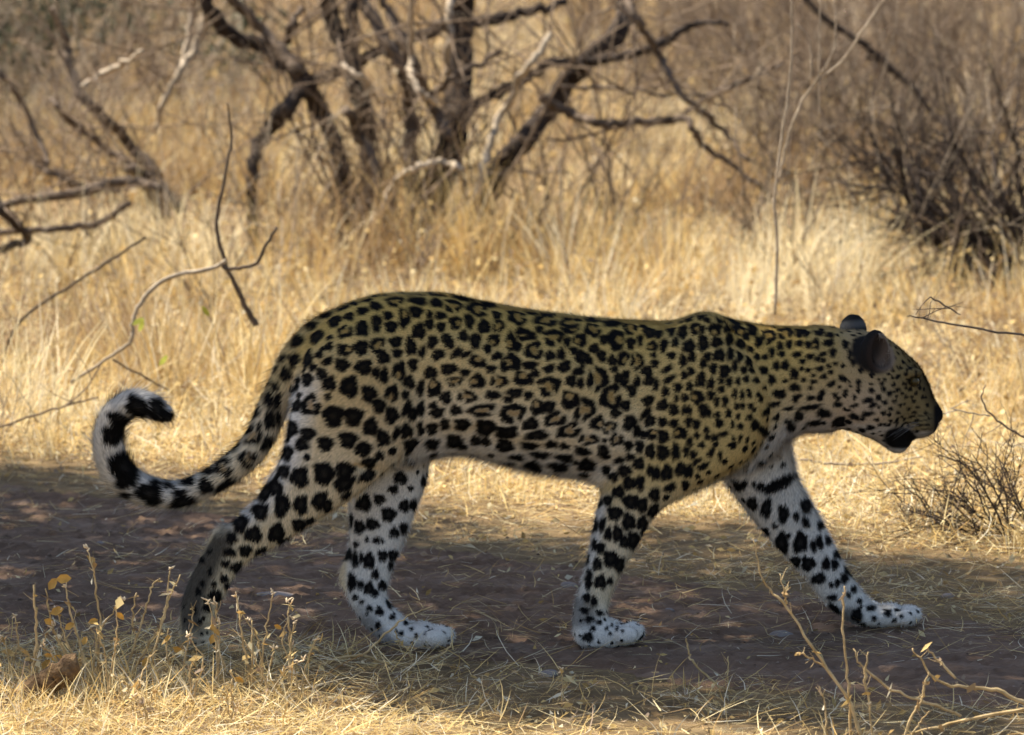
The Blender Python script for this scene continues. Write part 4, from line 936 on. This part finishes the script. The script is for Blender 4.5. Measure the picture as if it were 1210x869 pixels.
for m, path, rr, Y in LS:
    mb = MB(); P = pt(path, Y, .06, 5, .003); mb.tube(P, rad(rr, len(P), Y), 8, None, .08); mb.build('branch', m, ls)
    for _ in range(9):
        i = rng.integers(1, len(P) - 1); grow(tw, P[i], rng.normal(size=3) + np.array([0, 0, .4]), rng.uniform(.12, .45), rng.uniform(.0018, .004), 1, .1, .35, (1, 3))
tag(tw.build('twigs', M_TWIG, ls), kind='stuff')

# twiggy undergrowth in the grass: too tangled to count
def under_growth(n, y0, y1, h0, h1, r, name, mat, xl=None):
    mb = MB(); x, y = scatter(n, y0, y1, .6)
    for X, Y_ in zip(x, y):
        if xl and not xl(X, Y_): continue
        z = float(hgt(np.array([X]), np.array([Y_]))[0])
        for _ in range(rng.integers(2, 5)):
            grow(mb, (X, Y_, z), (rng.normal() * .6, rng.normal() * .4, 1), rng.uniform(h0, h1), r * rng.uniform(.6, 1.3), 2 if h0 > .24 else 1, .1, .22, (2, 4), .6, 4, .2)
    tag(mb.build(name, mat), kind='stuff')
under_growth(70, 2.2, 5.5, .10, .26, .0014, 'dry_undergrowth', M_PALEBARK)
under_growth(120, 5.0, 10.5, .15, .40, .0024, 'dry_undergrowth', M_TWIG)
under_growth(100, 9.5, 17.5, .25, .60, .0036, 'dry_undergrowth', M_TWIG, lambda x, y: abs(x / ((12 + y) * .0788) + .18) > .33)
under_growth(34, 5.6, 8.5, .30, .62, .0030, 'dry_undergrowth', M_BARK, lambda x, y: x / ((12 + y) * .0788) > .40)
under_growth(70, 6.5, 12, .30, .70, .0032, 'dry_undergrowth', M_TWIG, lambda x, y: x / ((12 + y) * .0788) < -.42 or x / ((12 + y) * .0788) > .30)
under_growth(60, 5.5, 9.5, .25, .60, .0022, 'dry_undergrowth', M_PALEBARK, lambda x, y: x / ((12 + y) * .0788) < -.42 or x / ((12 + y) * .0788) > .36)
under_growth(60, 8.5, 14, .35, .75, .0026, 'dry_undergrowth', M_PALEBARK, lambda x, y: x / ((12 + y) * .0788) < -.40 or x / ((12 + y) * .0788) > .30)
# --- loose sticks and stalks
def stick(name, label, cat, parts, Y, twigs=0, group=None):
    """parts: (name, material, path, radii); stands on the ground below its first path"""
    P0 = pt(parts[0][2], Y); r0 = empty(name, (float(P0[:, 0].mean()), float(np.mean(Y)), 0), label, cat, group)
    for nm, m, path, rr in parts:
        mb = MB(); P = pt(path, Y, .0, 5, .0012); mb.tube(P, .62 * rad(rr, len(P), float(np.mean(Y))), 7, None, .10)
        if twigs:
            for _ in range(twigs):
                i = rng.integers(1, len(P) - 1); grow(mb, P[i], rng.normal(size=3) * np.array([1, .6, .8]), rng.uniform(.03, .14), .0012, 1, .1, .3, (0, 2))
        mb.build(nm, m, r0)
    return r0
stick('dead_stick', 'upright dark-tipped dead stick poking out of the grass left of the leopard rump', 'stick',
      [('stem', M_BARK, [(269, 122), (273, 160), (267, 201), (256, 262), (263, 300), (277, 333), (293, 367), (303, 385)], [1.8, 2.4, 3, 4, 4, 4.5, 6, 7])], 3.3)
fb = stick('fallen_branch', 'long forked pale branch lying over the grass above the curled tail', 'branch',
      [('stem', M_PALEBARK, [(267, 308), (247, 318), (200, 328), (170, 353), (157, 380), (155, 402), (133, 420), (83, 452)], [4, 4.5, 4.5, 5, 4.5, 4, 3.5, 3]),
       ('fork', M_BARK, [(327, 268), (313, 292), (300, 313), (270, 318), (262, 312)], [3, 3.5, 3.5, 3.5, 4]),
       ('fork', M_BARK, [(133, 425), (173, 447), (200, 462)], [2, 2, 1.5])], 3.0)
for u, v, a in ((167, 385, 1.2), (163, 380, .5), (193, 426, .9), (243, 368, 2.2)):
    c = at(u, v, 2.98) - np.array(fb.location); e = np.array([math.cos(a), .2, math.sin(a)]) * .016; f = np.array([-math.sin(a), .5, math.cos(a)]) * .006
    mk('leaf', [c - e, c - e * .3 + f, c + e * .5 + f * .8, c + e, c + e * .5 - f * .8, c - e * .3 - f], [(0, 1, 2, 3), (0, 3, 4, 5)], None, M_GREENLEAF, fb)
stick('thin_branch', 'long thin arching branch drooping to the ground at the left edge', 'branch',
      [('stem', M_BARK, [(173, 280), (130, 308), (87, 335), (37, 367), (13, 397), (3, 430)], [2.5, 3, 3, 3.2, 3, 2.5])], 3.9, 2)
stick('low_twig', 'thin dark twig lying across the straw left of the tail', 'twig',
      [('stem', M_TWIG, [(-5, 507), (40, 491), (76, 480), (116, 470)], [2.2, 2.2, 2, 1.4]), ('fork', M_TWIG, [(76, 480), (100, 462), (120, 428)], [1.8, 1.6, 1.2])], 2.6, 2)
stick('tall_stalk', 'tall pale straight stalk rising behind the leopard neck', 'stalk',
      [('stem', M_PALEBARK, [(936, -20), (935, 66), (931, 116), (924, 159), (919, 200), (916, 233), (918, 299), (916, 372)], [1.8, 2.4, 2.6, 2.8, 2.8, 3, 3, 3.2])], 3.2)
stick('forked_stalk', 'pale forked stalk leaning right behind the tall straight stalk', 'stalk',
      [('stem', M_PALEBARK, [(1050, -10), (1022, 32), (996, 71), (959, 103), (938, 143), (926, 185), (921, 212)], [1.5, 2, 2.2, 2.4, 2.6, 2.6, 2.8]),
       ('fork', M_PALEBARK, [(968, 0), (969, 34), (968, 90), (968, 140)], [1.2, 1.6, 1.8, 1.6]),
       ('fork', M_PALEBARK, [(985, -5), (987, 48), (975, 80), (955, 108)], [1.3, 1.7, 1.7, 1.7]),
       ('fork', M_PALEBARK, [(941, 28), (955, 45), (958, 70), (958, 100)], [1.3, 1.6, 1.6, 1.4])], 3.9)
stick('dark_branch', 'dark crooked branch hanging down in the brush at the upper right', 'branch',
      [('stem', M_DARKBARK, [(945, -20), (956, 3), (980, 26), (1022, 53), (1054, 82), (1081, 106), (1099, 132)], [6, 6, 6.5, 6.5, 7, 6.5, 5.5]),
       ('fork', M_BARK, [(1099, 132), (1110, 143), (1141, 154), (1165, 158), (1183, 156)], [5, 5.5, 6, 5.5, 4]),
       ('fork', M_BARK, [(1022, 66), (1040, 74), (1054, 84)], [3, 4, 5])], 7.6, 4)
stick('thorn_twig', 'thin dark thorny twig reaching in from the right edge behind the leopard head', 'twig',
      [('stem', M_TWIG, [(1215, 398), (1170, 391), (1130, 384), (1095, 378), (1072, 374)], [2.2, 2.2, 2, 1.8, 1.2]), ('fork', M_TWIG, [(1135, 372), (1120, 363), (1105, 354), (1098, 352)], [1.2, 1.8, 1.8, 1])], .9, 2)
stick('bent_twig', 'dry twig sloping down from the right edge in front of the leopard nose', 'twig',
      [('stem', M_TWIG, [(1220, 524), (1195, 508), (1170, 490), (1160, 470), (1165, 455)], [2, 2, 1.8, 1.4, 1]), ('fork', M_PALEBARK, [(1170, 492), (1140, 487), (1122, 483)], [1.4, 1.2, .9])], 1.2, 3)
stick('grey_stick', 'pale grey stick lying on the bright straw below the leopard throat', 'stick',
      [('stem', M_PALEBARK, [(945, 543), (975, 547), (1010, 549), (1050, 546), (1090, 540)], [2, 2.4, 2.4, 2.2, 1.5])], 2.0)

# --- shrubs
def shrub(name, label, u, Y, h, n, r, mat, depth=2, lean=(0, 0), spread=.55, group=None, kids=(2, 4), wig=.28, ang=.6):
    x = (u - 605) / FPX * (Y + CAM_D); z = float(hgt(np.array([x]), np.array([Y]))[0])
    e = empty(name, (x, Y, z), label, 'shrub', group); mb = MB(); st = MB()
    for _ in range(n):
        d = np.array([rng.normal() * spread + lean[0], rng.normal() * spread * .7 + lean[1], 1.0])
        p = np.array([x + rng.normal() * .05, Y + rng.normal() * .05, z - .02])
        grow(mb, p, d, h * rng.uniform(.6, 1.0), r * rng.uniform(.6, 1.1), depth, .12, wig, kids, ang)
    tag(mb.build('stems', mat, e), kind='stuff')
    return e
shrub('dark_bush', 'dense dark tangled bush casting a black shadow at the right edge', 1222, 5.9, .38, 26, .008, M_DARKBARK, 2, (-.7, 0), .6)
shrub('twiggy_bush', 'loose brown twiggy bush high on the right edge above the arching bush', 1190, 8.0, 0.6, 15, .0055, M_BARK, 2, (-.1, 0), .7, None, (3, 5), .22, .6)
shrub('twiggy_bush', 'brown twiggy bush above the leopard head, left of the arching bush', 1040, 8.3, 0.5, 15, .0055, M_BARK, 2, (-.1, 0), .7, None, (3, 5), .22, .6)
ob = empty('arching_bush', tuple(gat(1200, 330)), 'open dark bush of long arching stems spreading left from the right edge', 'bush')
tw = MB()
for path, rr in (([(1180, 330), (1140, 308), (1112, 294), (1080, 267), (1059, 243), (1049, 214), (1036, 190)], 4.5), ([(1190, 320), (1136, 286), (1102, 259), (1075, 233), (1065, 206), (1060, 175)], 4.5),
                 ([(1235, 318), (1192, 296), (1155, 278), (1120, 257), (1094, 233), (1075, 204), (1062, 178)], 5), ([(1160, 315), (1140, 270), (1128, 230), (1123, 206), (1126, 175), (1120, 140)], 4),
                 ([(1120, 300), (1095, 272), (1086, 249), (1085, 212), (1087, 180)], 4), ([(1140, 290), (1110, 280), (1080, 273), (1059, 267), (1038, 269), (1022, 280)], 3),
                 ([(1240, 290), (1210, 262), (1189, 243), (1168, 230), (1140, 195), (1125, 160)], 4.5), ([(1215, 330), (1200, 270), (1180, 220), (1172, 180)], 4), ([(1235, 340), (1190, 325), (1150, 318), (1115, 322)], 3.5),
                 ([(1225, 300), (1205, 230), (1203, 180), (1190, 140)], 3.5), ([(1120, 262), (1080, 235), (1040, 222), (1005, 228)], 2.5), ([(1150, 240), (1100, 205), (1060, 190), (1020, 192)], 2.5)):
    mb = MB(); P = pt(path, 6.2 + rng.normal() * .15, .08, 5, .003); mb.tube(P, rad([rr * 1.15, rr, rr * .55], len(P), 6.2), 7, None, .08); mb.build('stem', M_DARKBARK, ob)
    for _ in range(16):
        i = rng.integers(2, len(P) - 1); d = P[i] - P[i - 1]; d /= np.linalg.norm(d); grow(tw, P[i], d + rng.normal(size=3) * .6, rng.uniform(.10, .35), rng.uniform(.002, .0035), 1, .1, .2, (1, 3))
tag(tw.build('twigs', M_DARKBARK, ob), kind='stuff')
shrub('thin_bush', 'thin brown bush of few arching stems behind the leopard head', 1060, 7.2, .50, 9, .006, M_BARK, 1, (-.3, 0), .6, None, (2, 4), .22, .5)
# thorny little bush on the straw at the right
shrub('thorn_bush', 'low spiny leafless bush on the straw below and right of the leopard head', 1205, 1.38, .23, 36, .0028, M_DARKBARK, 2, (-1.1, 0), .9, None, (2, 5), .3, .8)
shrub('thorn_bush', 'sparse little spiny twigs left of the low spiny leafless bush', 1128, 1.55, .12, 9, .0022, M_DARKBARK, 2, (-.1, 0), 1.0, None, (2, 4), .3, .8)
BR = [(40, 12.5, .7, 'grey twiggy shrub at the upper left behind the dark green bush'), (150, 13.5, .9, 'mauve twiggy shrub beside the dark green bush'),
      (205, 12, .8, 'mauve leafless shrub left of the bare tree, under pale leaning stems'), (285, 14.5, .6, 'far grey shrub seen through the left fork of the bare tree'),
      (690, 13.0, .8, 'thin brown shrub right of the bare tree'), (770, 11, .7, 'brown leafless shrub below the long horizontal branch'),
      (810, 14, 1.0, 'grey leafless shrub at the top behind the long horizontal branch'), (870, 12.5, .9, 'mauve leafless shrub left of the tall pale stalk'),
      (920, 10, .75, 'mauve leafless shrub behind the tall pale stalk'), (975, 13, 1.0, 'grey leafless shrub behind the forked pale stalk'),
      (1010, 9.2, .7, 'brown leafless shrub right of the forked pale stalk'), (1060, 11.5, .95, 'grey brown shrub behind the dark crooked branch'),
      (1105, 13.5, 1.0, 'rusty leafless shrub at the top right behind the dark crooked branch'), (1140, 9.0, .7, 'brown leafless shrub under the dark crooked branch'),
      (1185, 11.0, .95, 'rusty leafless shrub at the upper right edge'), (1225, 13.5, 1.1, 'tall rusty shrub at the upper right corner')]
for i, (u, Y, h, lab_) in enumerate(BR):
    shrub('bare_shrub', lab_, u, Y, h, 15, .006, M_TWIG if i % 3 else M_BARK, 2, (rng.normal() * .15, 0), .45, 'leafless shrubs in the far grass', (3, 5))
# dark green bush, upper left corner
gb = empty('green_bush', tuple(gat(22, 138)), 'dark green leafy bush in the upper left corner', 'bush')
mb = MB()
for _ in range(14): grow(mb, np.array(gb.location) + rng.normal(size=3) * np.array([.08, .08, 0]), (rng.normal() * .6, rng.normal() * .4, 1), rng.uniform(.4, .8), .010, 1)
tag(mb.build('stems', M_DARKBARK, gb), kind='stuff')
n = 5200
cl = rng.normal(size=(26, 3)) * np.array([.30, .16, .15]) + np.array([0, 0, .32])
P = cl[rng.integers(0, 26, n)] + rng.normal(size=(n, 3)) * .075; P[:, 2] = np.abs(P[:, 2])
d1 = rng.normal(size=(n, 3)); d1 /= np.linalg.norm(d1, axis=1)[:, None]; d2 = np.cross(d1, rng.normal(size=(n, 3))); d2 /= np.linalg.norm(d2, axis=1)[:, None]
V = np.stack([P - d1 * .02, P + d2 * .008, P + d1 * .02, P - d2 * .008], 1).reshape(-1, 3)
mk('foliage', V, np.arange(4 * n).reshape(-1, 4), None, M_LEAF, gb, np.repeat(np.array((.050, .062, .034)) * rng.uniform(.6, 1.5, (n, 1)), 4, 0))

# ================================================================== foreground plants
def weed(name, label, cat, Y, stems, mat=M_STRAWSTEM, tips=True, leaves=(), group=None):
    P0 = pt(stems[0][0], Y); e = empty(name, (float(P0[-1, 0]), float(Y), 0), label, cat, group)
    for path, rr in stems:
        mb = MB(); P = pt(path, Y + rng.normal() * .012, .004, 5, .0008); mb.tube(P + rng.normal(size=P.shape) * .0009, rad(rr, len(P), Y) * np.linspace(.50, .85, len(P)) * (.9 if tips else 1.0), 6, None, .18)
        hk = MB()
        for _ in range(5 if tips else 2):           # withered husks clinging to the stem
            i = rng.integers(0, len(P) - 4); a = P[i] + rng.normal(size=3) * .003; e1 = rng.normal(size=3) * .006; e2 = rng.normal(size=3) * .003
            hk.add([a - e1, a + e2, a + e1, a - e2 + rng.normal(size=3) * .003], None, [(0, 1, 2), (0, 2, 3)], PAL[rng.integers(0, 7)] * .95)
        tag(hk.build('husks', M_STRAW, e, False), kind='stuff')
        for _ in range(4):                          # short side spurs
            i = rng.integers(1, len(P) - 2); grow(mb, P[i], P[i - 1] - P[i] + rng.normal(size=3) * .010, rng.uniform(.008, .030), .0007, 0)
        s_ = mb.build('stem', mat, e)
        if tips and rng.random() < .45:
            hd = MB()
            for k in range(4):
                a = P[0] + rng.normal(size=3) * .0025; d = rng.normal(size=3) * np.array([1, .7, .6]) + np.array([0, 0, .8]); d /= np.linalg.norm(d)
                q = np.linspace(0, 1, 5)[:, None]; hd.tube(a + q * d * rng.uniform(.007, .014), np.array([.0005, .0014, .0018, .0013, .0003]), 6)
            h_ = hd.build('seed_head', M_HEAD, e)
    for u, v, s, a in leaves:
        c = at(u, v, Y - .02) - np.array(e.location); ex = np.array([math.cos(a), .25, math.sin(a)]) * .013 * s; f = np.array([-math.sin(a), .35, math.cos(a)]) * .0075 * s
        mk('leaf', [c - ex, c - ex * .3 + f + np.array([0, -.003, 0]), c + ex * .5 + f * .8, c + ex + np.array([0, .004, -.002]), c + ex * .5 - f * .8, c - ex * .3 - f], [(0, 1, 2, 3), (0, 3, 4, 5)], None, M_DRYLEAF, e)
    return e
weed('dry_weed', 'dry straw weed with curled orange leaves in the lower left corner', 'plant', -.42,
     [([(103, 650), (110, 672), (113, 694), (118, 740), (116, 790)], [1.6, 1.8, 2, 2, 2]), ([(78, 694), (82, 715), (86, 736), (97, 768), (106, 806)], [2, 2.2, 2.2, 2.4, 2.4]),
      ([(54, 696), (57, 715), (62, 742), (78, 775), (92, 806)], [1.8, 2, 2, 2, 2]), ([(146, 709), (132, 726), (120, 742), (112, 772), (108, 808)], [1.6, 1.8, 1.8, 2, 2]),
      ([(68, 723), (73, 745), (84, 770), (96, 806)], [1.6, 1.8, 2, 2]), ([(104, 735), (112, 752), (116, 775), (112, 808)], [1.8, 2, 2, 2])],
     leaves=[(75, 684, 1.1, .1), (62, 690, 1.0, 1.0), (67, 722, 1.0, .4), (58, 735, .8, -.5), (82, 740, .8, .6), (110, 734, .7, .3), (54, 785, .9, .8), (68, 778, .9, .1), (100, 757, .7, 1.2)])
weed('dry_weed', 'straight bare straw stalks at the far left of the foreground clump', 'plant', -.48, [([(40, 692), (42, 722), (43, 756), (40, 785), (36, 815)], [2.6, 2.6, 2.6, 2.6, 2.6]), ([(36, 785), (34, 806), (33, 830)], [2.4, 2.4, 2.4])], tips=False)
weed('dry_weed', 'dry weed with pale seed heads growing just left of the near hind foot', 'plant', -.40,
     [([(190, 683), (180, 692), (174, 715), (168, 735), (157, 770), (146, 800)], [1.8, 2, 2, 2, 2.2, 2.2]), ([(201, 674), (199, 695), (195, 715), (186, 745), (165, 778), (150, 806)], [1.8, 2, 2, 2, 2.2, 2.2]),
      ([(212, 680), (203, 700), (196, 720), (190, 745), (180, 778), (172, 806)], [1.8, 1.8, 2, 2, 2, 2.2]), ([(161, 702), (157, 725), (157, 742), (162, 752)], [2, 2, 2, 1.8]),
      ([(228, 716), (227, 735), (222, 760), (215, 800)], [1.4, 1.5, 1.6, 1.6]), ([(256, 714), (255, 735), (257, 757), (266, 795)], [1.6, 1.7, 1.8, 2])], leaves=[(251, 755, .8, 1.2), (210, 768, .8, -.5), (172, 782, .8, .9)])
weed('dry_weed', 'tall stiff straw stalks right of the hind foot', 'plant', -.45,
     [([(279, 705), (283, 730), (290, 772), (297, 800), (303, 830)], [2.4, 2, 2.2, 2.2, 2.4]), ([(298, 733), (298, 770), (298, 812), (300, 836)], [2.2, 2.2, 2.2, 2.2]), ([(324, 769), (318, 792), (311, 822), (308, 838)], [1.8, 2, 2, 2]),
      ([(342, 712), (341, 735), (343, 770), (341, 815)], [1.5, 1.8, 2, 2]), ([(347, 735), (344, 765), (342, 815)], [1.3, 1.5, 1.6])])
weed('fallen_twig', 'pale forked dry twig lying on the dirt in front of the far hind paw', 'twig', -.22,
     [([(512, 716), (480, 729), (460, 745), (440, 765), (428, 775)], [1, 1.4, 1.8, 1.8, 1.8]), ([(535, 745), (533, 760), (520, 775), (500, 783), (470, 785), (440, 779), (420, 774), (380, 785), (345, 800)], [1, 1.8, 2.2, 2.2, 2.4, 2.4, 2.4, 2.2, 2]),
      ([(467, 745), (472, 758), (482, 768), (488, 780)], [1.4, 1.8, 1.8, 1.6])], tips=False)
weed('dry_stalk', 'tall golden dry stalk leaning left in front of the far forepaw', 'stalk', -.97,
     [([(890, 636), (899, 679), (912, 700), (926, 712), (957, 760), (989, 807), (1008, 840), (1022, 885)], [1.2, 1.8, 2, 2.6, 2.6, 2.8, 2.8, 3]), ([(921, 678), (927, 700), (930, 714)], [1.2, 1.6, 1.8]), ([(942, 772), (960, 778), (976, 790)], [2, 1.6, 1.6])], tips=False)
weed('dry_stalk', 'upright golden stalk crossing the leaning one near the far forepaw', 'stalk', -.97,
     [([(998, 693), (995, 733), (1000, 784), (1004, 826), (1005, 880)], [2.2, 2.2, 2.2, 2.2, 2.4]), ([(968, 812), (975, 832), (978, 870)], [1.2, 1.4, 1.6])], tips=False)
weed('dry_stalk', 'slender stalk with a pale flat tip right of the upright golden stalk', 'stalk', -.97, [([(1026, 770), (1022, 800), (1027, 830), (1032, 880)], [1.2, 3.2, 1.6, 1.8])], tips=False)
weed('dry_stalk', 'small curved golden stalk low in front of the near forepaw', 'stalk', -.45, [([(811, 754), (814, 772), (820, 783), (845, 807), (866, 818), (890, 828), (905, 850)], [2, 2, 2.2, 2.2, 2, 2, 2]), ([(861, 776), (860, 795), (861, 813)], [1.2, 1.4, 1.5]), ([(899, 799), (903, 815), (908, 828)], [1.3, 1.5, 1.4])], tips=False)
weed('dry_branch', 'golden dry branch spreading in from the lower right corner', 'branch', -.93,
     [([(1078, 767), (1092, 786), (1106, 803), (1140, 812), (1178, 816), (1215, 834)], [2, 2.4, 2.6, 3, 3.4, 3.4]), ([(1094, 764), (1108, 780), (1130, 802)], [1.6, 2, 2.2]), ([(1008, 766), (1014, 782), (1028, 796), (1062, 819), (1100, 832), (1135, 846)], [1.6, 2, 2.2, 2.4, 2.4, 2.2])], tips=False)
weed('dry_branch', 'bent yellow twig rising from the low branch at the lower right', 'branch', -.98,
     [([(1097, 794), (1093, 812), (1088, 830), (1076, 850), (1062, 885)], [1.4, 2.4, 2.2, 2.2, 2.2]), ([(1050, 874), (1100, 861), (1150, 849), (1215, 838)], [2.4, 2.6, 2.8, 3]), ([(1098, 840), (1088, 852), (1078, 866)], [1.2, 1.4, 1.5])], tips=False)
weed('dry_stalk', 'thin pale twin stalks standing in the straw between the fore and hind feet', 'stalk', -.58, [([(663, 793), (665, 812), (664, 835), (660, 872)], [2.2, 1.4, 1.4, 1.6]), ([(680, 797), (666, 818), (655, 838), (640, 872)], [1.2, 1.4, 1.5, 1.5])])
ORD = 'first second third fourth fifth sixth seventh eighth ninth tenth eleventh twelfth thirteenth fourteenth fifteenth sixteenth'.split()
for k in range(16):
    u = -15 + 24.5 * k + rng.uniform(-8, 8); vb = rng.uniform(805, 862); top = vb - rng.uniform(45, 120); du = rng.normal() * 18; Y = float(gat(u, vb)[1])
    weed('dry_weed', 'thin dry weed %s, %s from the left in the lower left clump' % ('with orange leaf' if k % 3 == 0 else 'with bare stems', ORD[k]), 'plant', Y,
         [([(u + du + rng.normal() * 8, top), (u + du * .7 + rng.normal() * 3, top * .66 + vb * .34), (u + du * .2, top * .33 + vb * .67), (u, vb + 8)], [1.6, 1.6, 1.8, 1.9]),
          ([(u - du + rng.normal() * 10, top + 25), (u - du * .4, top * .5 + vb * .5), (u, vb)], [1.3, 1.4, 1.6])], leaves=[(u + du, top + 12, .5 + .3 * rng.random(), rng.uniform(-1, 1))] if k % 3 == 0 else (), group='thin dry weeds in the lower left clump')
# low dry tufts along the bottom edge, all loose blades
def front_ok(x, y): return (rng.random(len(x)) < .22 + .78 * smooth(.1, -.5, x)) & (lane(x, y) > .92)
lawn('grass', [tufts(330, -1.2, -.40, .7, 12, .02, .075, 1.0, .0012, (3, 3, 3, 1.5, .6, .3, 2), front_ok, .03),
               tufts(70, -1.0, -.40, -.95, 24, .07, .17, .8, .0013, (3, 3, 2.5, 1.6, .6, .3, 2), lambda x, y: np.full(len(x), False), .05),
               blades(*(lambda n: (np.stack([rng.normal(size=n) * .22 - .82, rng.normal(size=n) * .12 - .58, np.zeros(n)], 1), rng.uniform(.03, .13, n) * rng.uniform(.5, 1, n), np.minimum(np.abs(rng.normal(size=n)) * .9 + .2, 1.5), rng.uniform(.0008, .0016, n), (3, 3, 3, 1.5, .6, .3, 2), None))(1100))])
# bark chunk, stones
lg = empty('wood_chunk', tuple(gat(58, 822)), 'broken dark brown piece of bark leaning in the straw at the lower left', 'wood')
mb = MB(); P = pt([(-5, 842), (20, 826), (48, 812), (70, 798), (92, 784)], -.55, 0, 5, .002); mb.tube(P, rad([11, 13, 15, 17, 13], len(P), -.55), 10, None, .22); mb.build('bark', bark('log_bark', (.06, .035, .02), (.24, .15, .075), 30, .8), lg)
def stone(label, u, v, r, sq, mat, group=None):
    c = gat(u, v); c[2] = float(hgt(c[:1], c[1:2])[0]); k = r * (c[1] + CAM_D) / FPX
    th = np.linspace(0, math.pi, 9)[1:-1]; ph = np.arange(14) * 2 * math.pi / 14
    V = [(0, 0, 1)] + [(math.sin(a) * math.cos(b), math.sin(a) * math.sin(b), math.cos(a)) for a in th for b in ph] + [(0, 0, -1)]
    V = np.array(V); s = rng.uniform(0, 9); V = V * (1 + .16 * vnoise(V[:, 0] * 2.2 + s, V[:, 1] * 2.2 + V[:, 2] * 1.7, s))[:, None] * np.array([1, .8, sq]) * k
    V[:, 2] += k * sq * .45
    Q = [[1 + i * 14 + j, 1 + (i + 1) * 14 + j, 1 + (i + 1) * 14 + (j + 1) % 14, 1 + i * 14 + (j + 1) % 14] for i in range(6) for j in range(14)]
    T = [[0, 1 + j, 1 + (j + 1) % 14] for j in range(14)] + [[99, 85 + (j + 1) % 14, 85 + j] for j in range(14)]
    o = mk('stone', V, Q, T, mat, None, None, True); o.location = tuple(c); tag(o, label, 'stone', group)
stone('dark stone half hidden behind the near foreleg', 672, 694, 11, .7, M_STONE)
stone('flat grey stone on the dirt between the hind legs', 326, 704, 24, .2, M_STONE)
stone('flat grey stone in front of the far forepaw heel', 923, 752, 15, .45, M_STONE)
stone('small dark clod on the track below the near forepaw', 648, 797, 12, .5, M_STONE)
for u, v, r, t in ((120, 640, 7, 'small brown clod left of the near hind foot'), (560, 700, 6, 'small clod on the track between the fore and hind legs'), (590, 742, 5, 'tiny clod ahead of the far hind paw'),
                   (790, 720, 7, 'small brown clod between the forelegs'), (1120, 700, 8, 'small brown clod right of the far forepaw'), (470, 640, 6, 'small clod behind the far hind leg')):
    stone(t, u, v, r, .5, M_STONE)
stone('round white pebble in the straw left of the rump', 200, 414, 8, .9, M_PALESTONE)
stone('small white pebble nearer the rump', 238, 416, 7, .8, M_PALESTONE)
stone('pale pebble beside the fallen branch', 243, 398, 6, .8, M_PALESTONE)
stone('pale stone in the dark gap under the bare tree', 509, 168, 8, .9, M_PALESTONE)
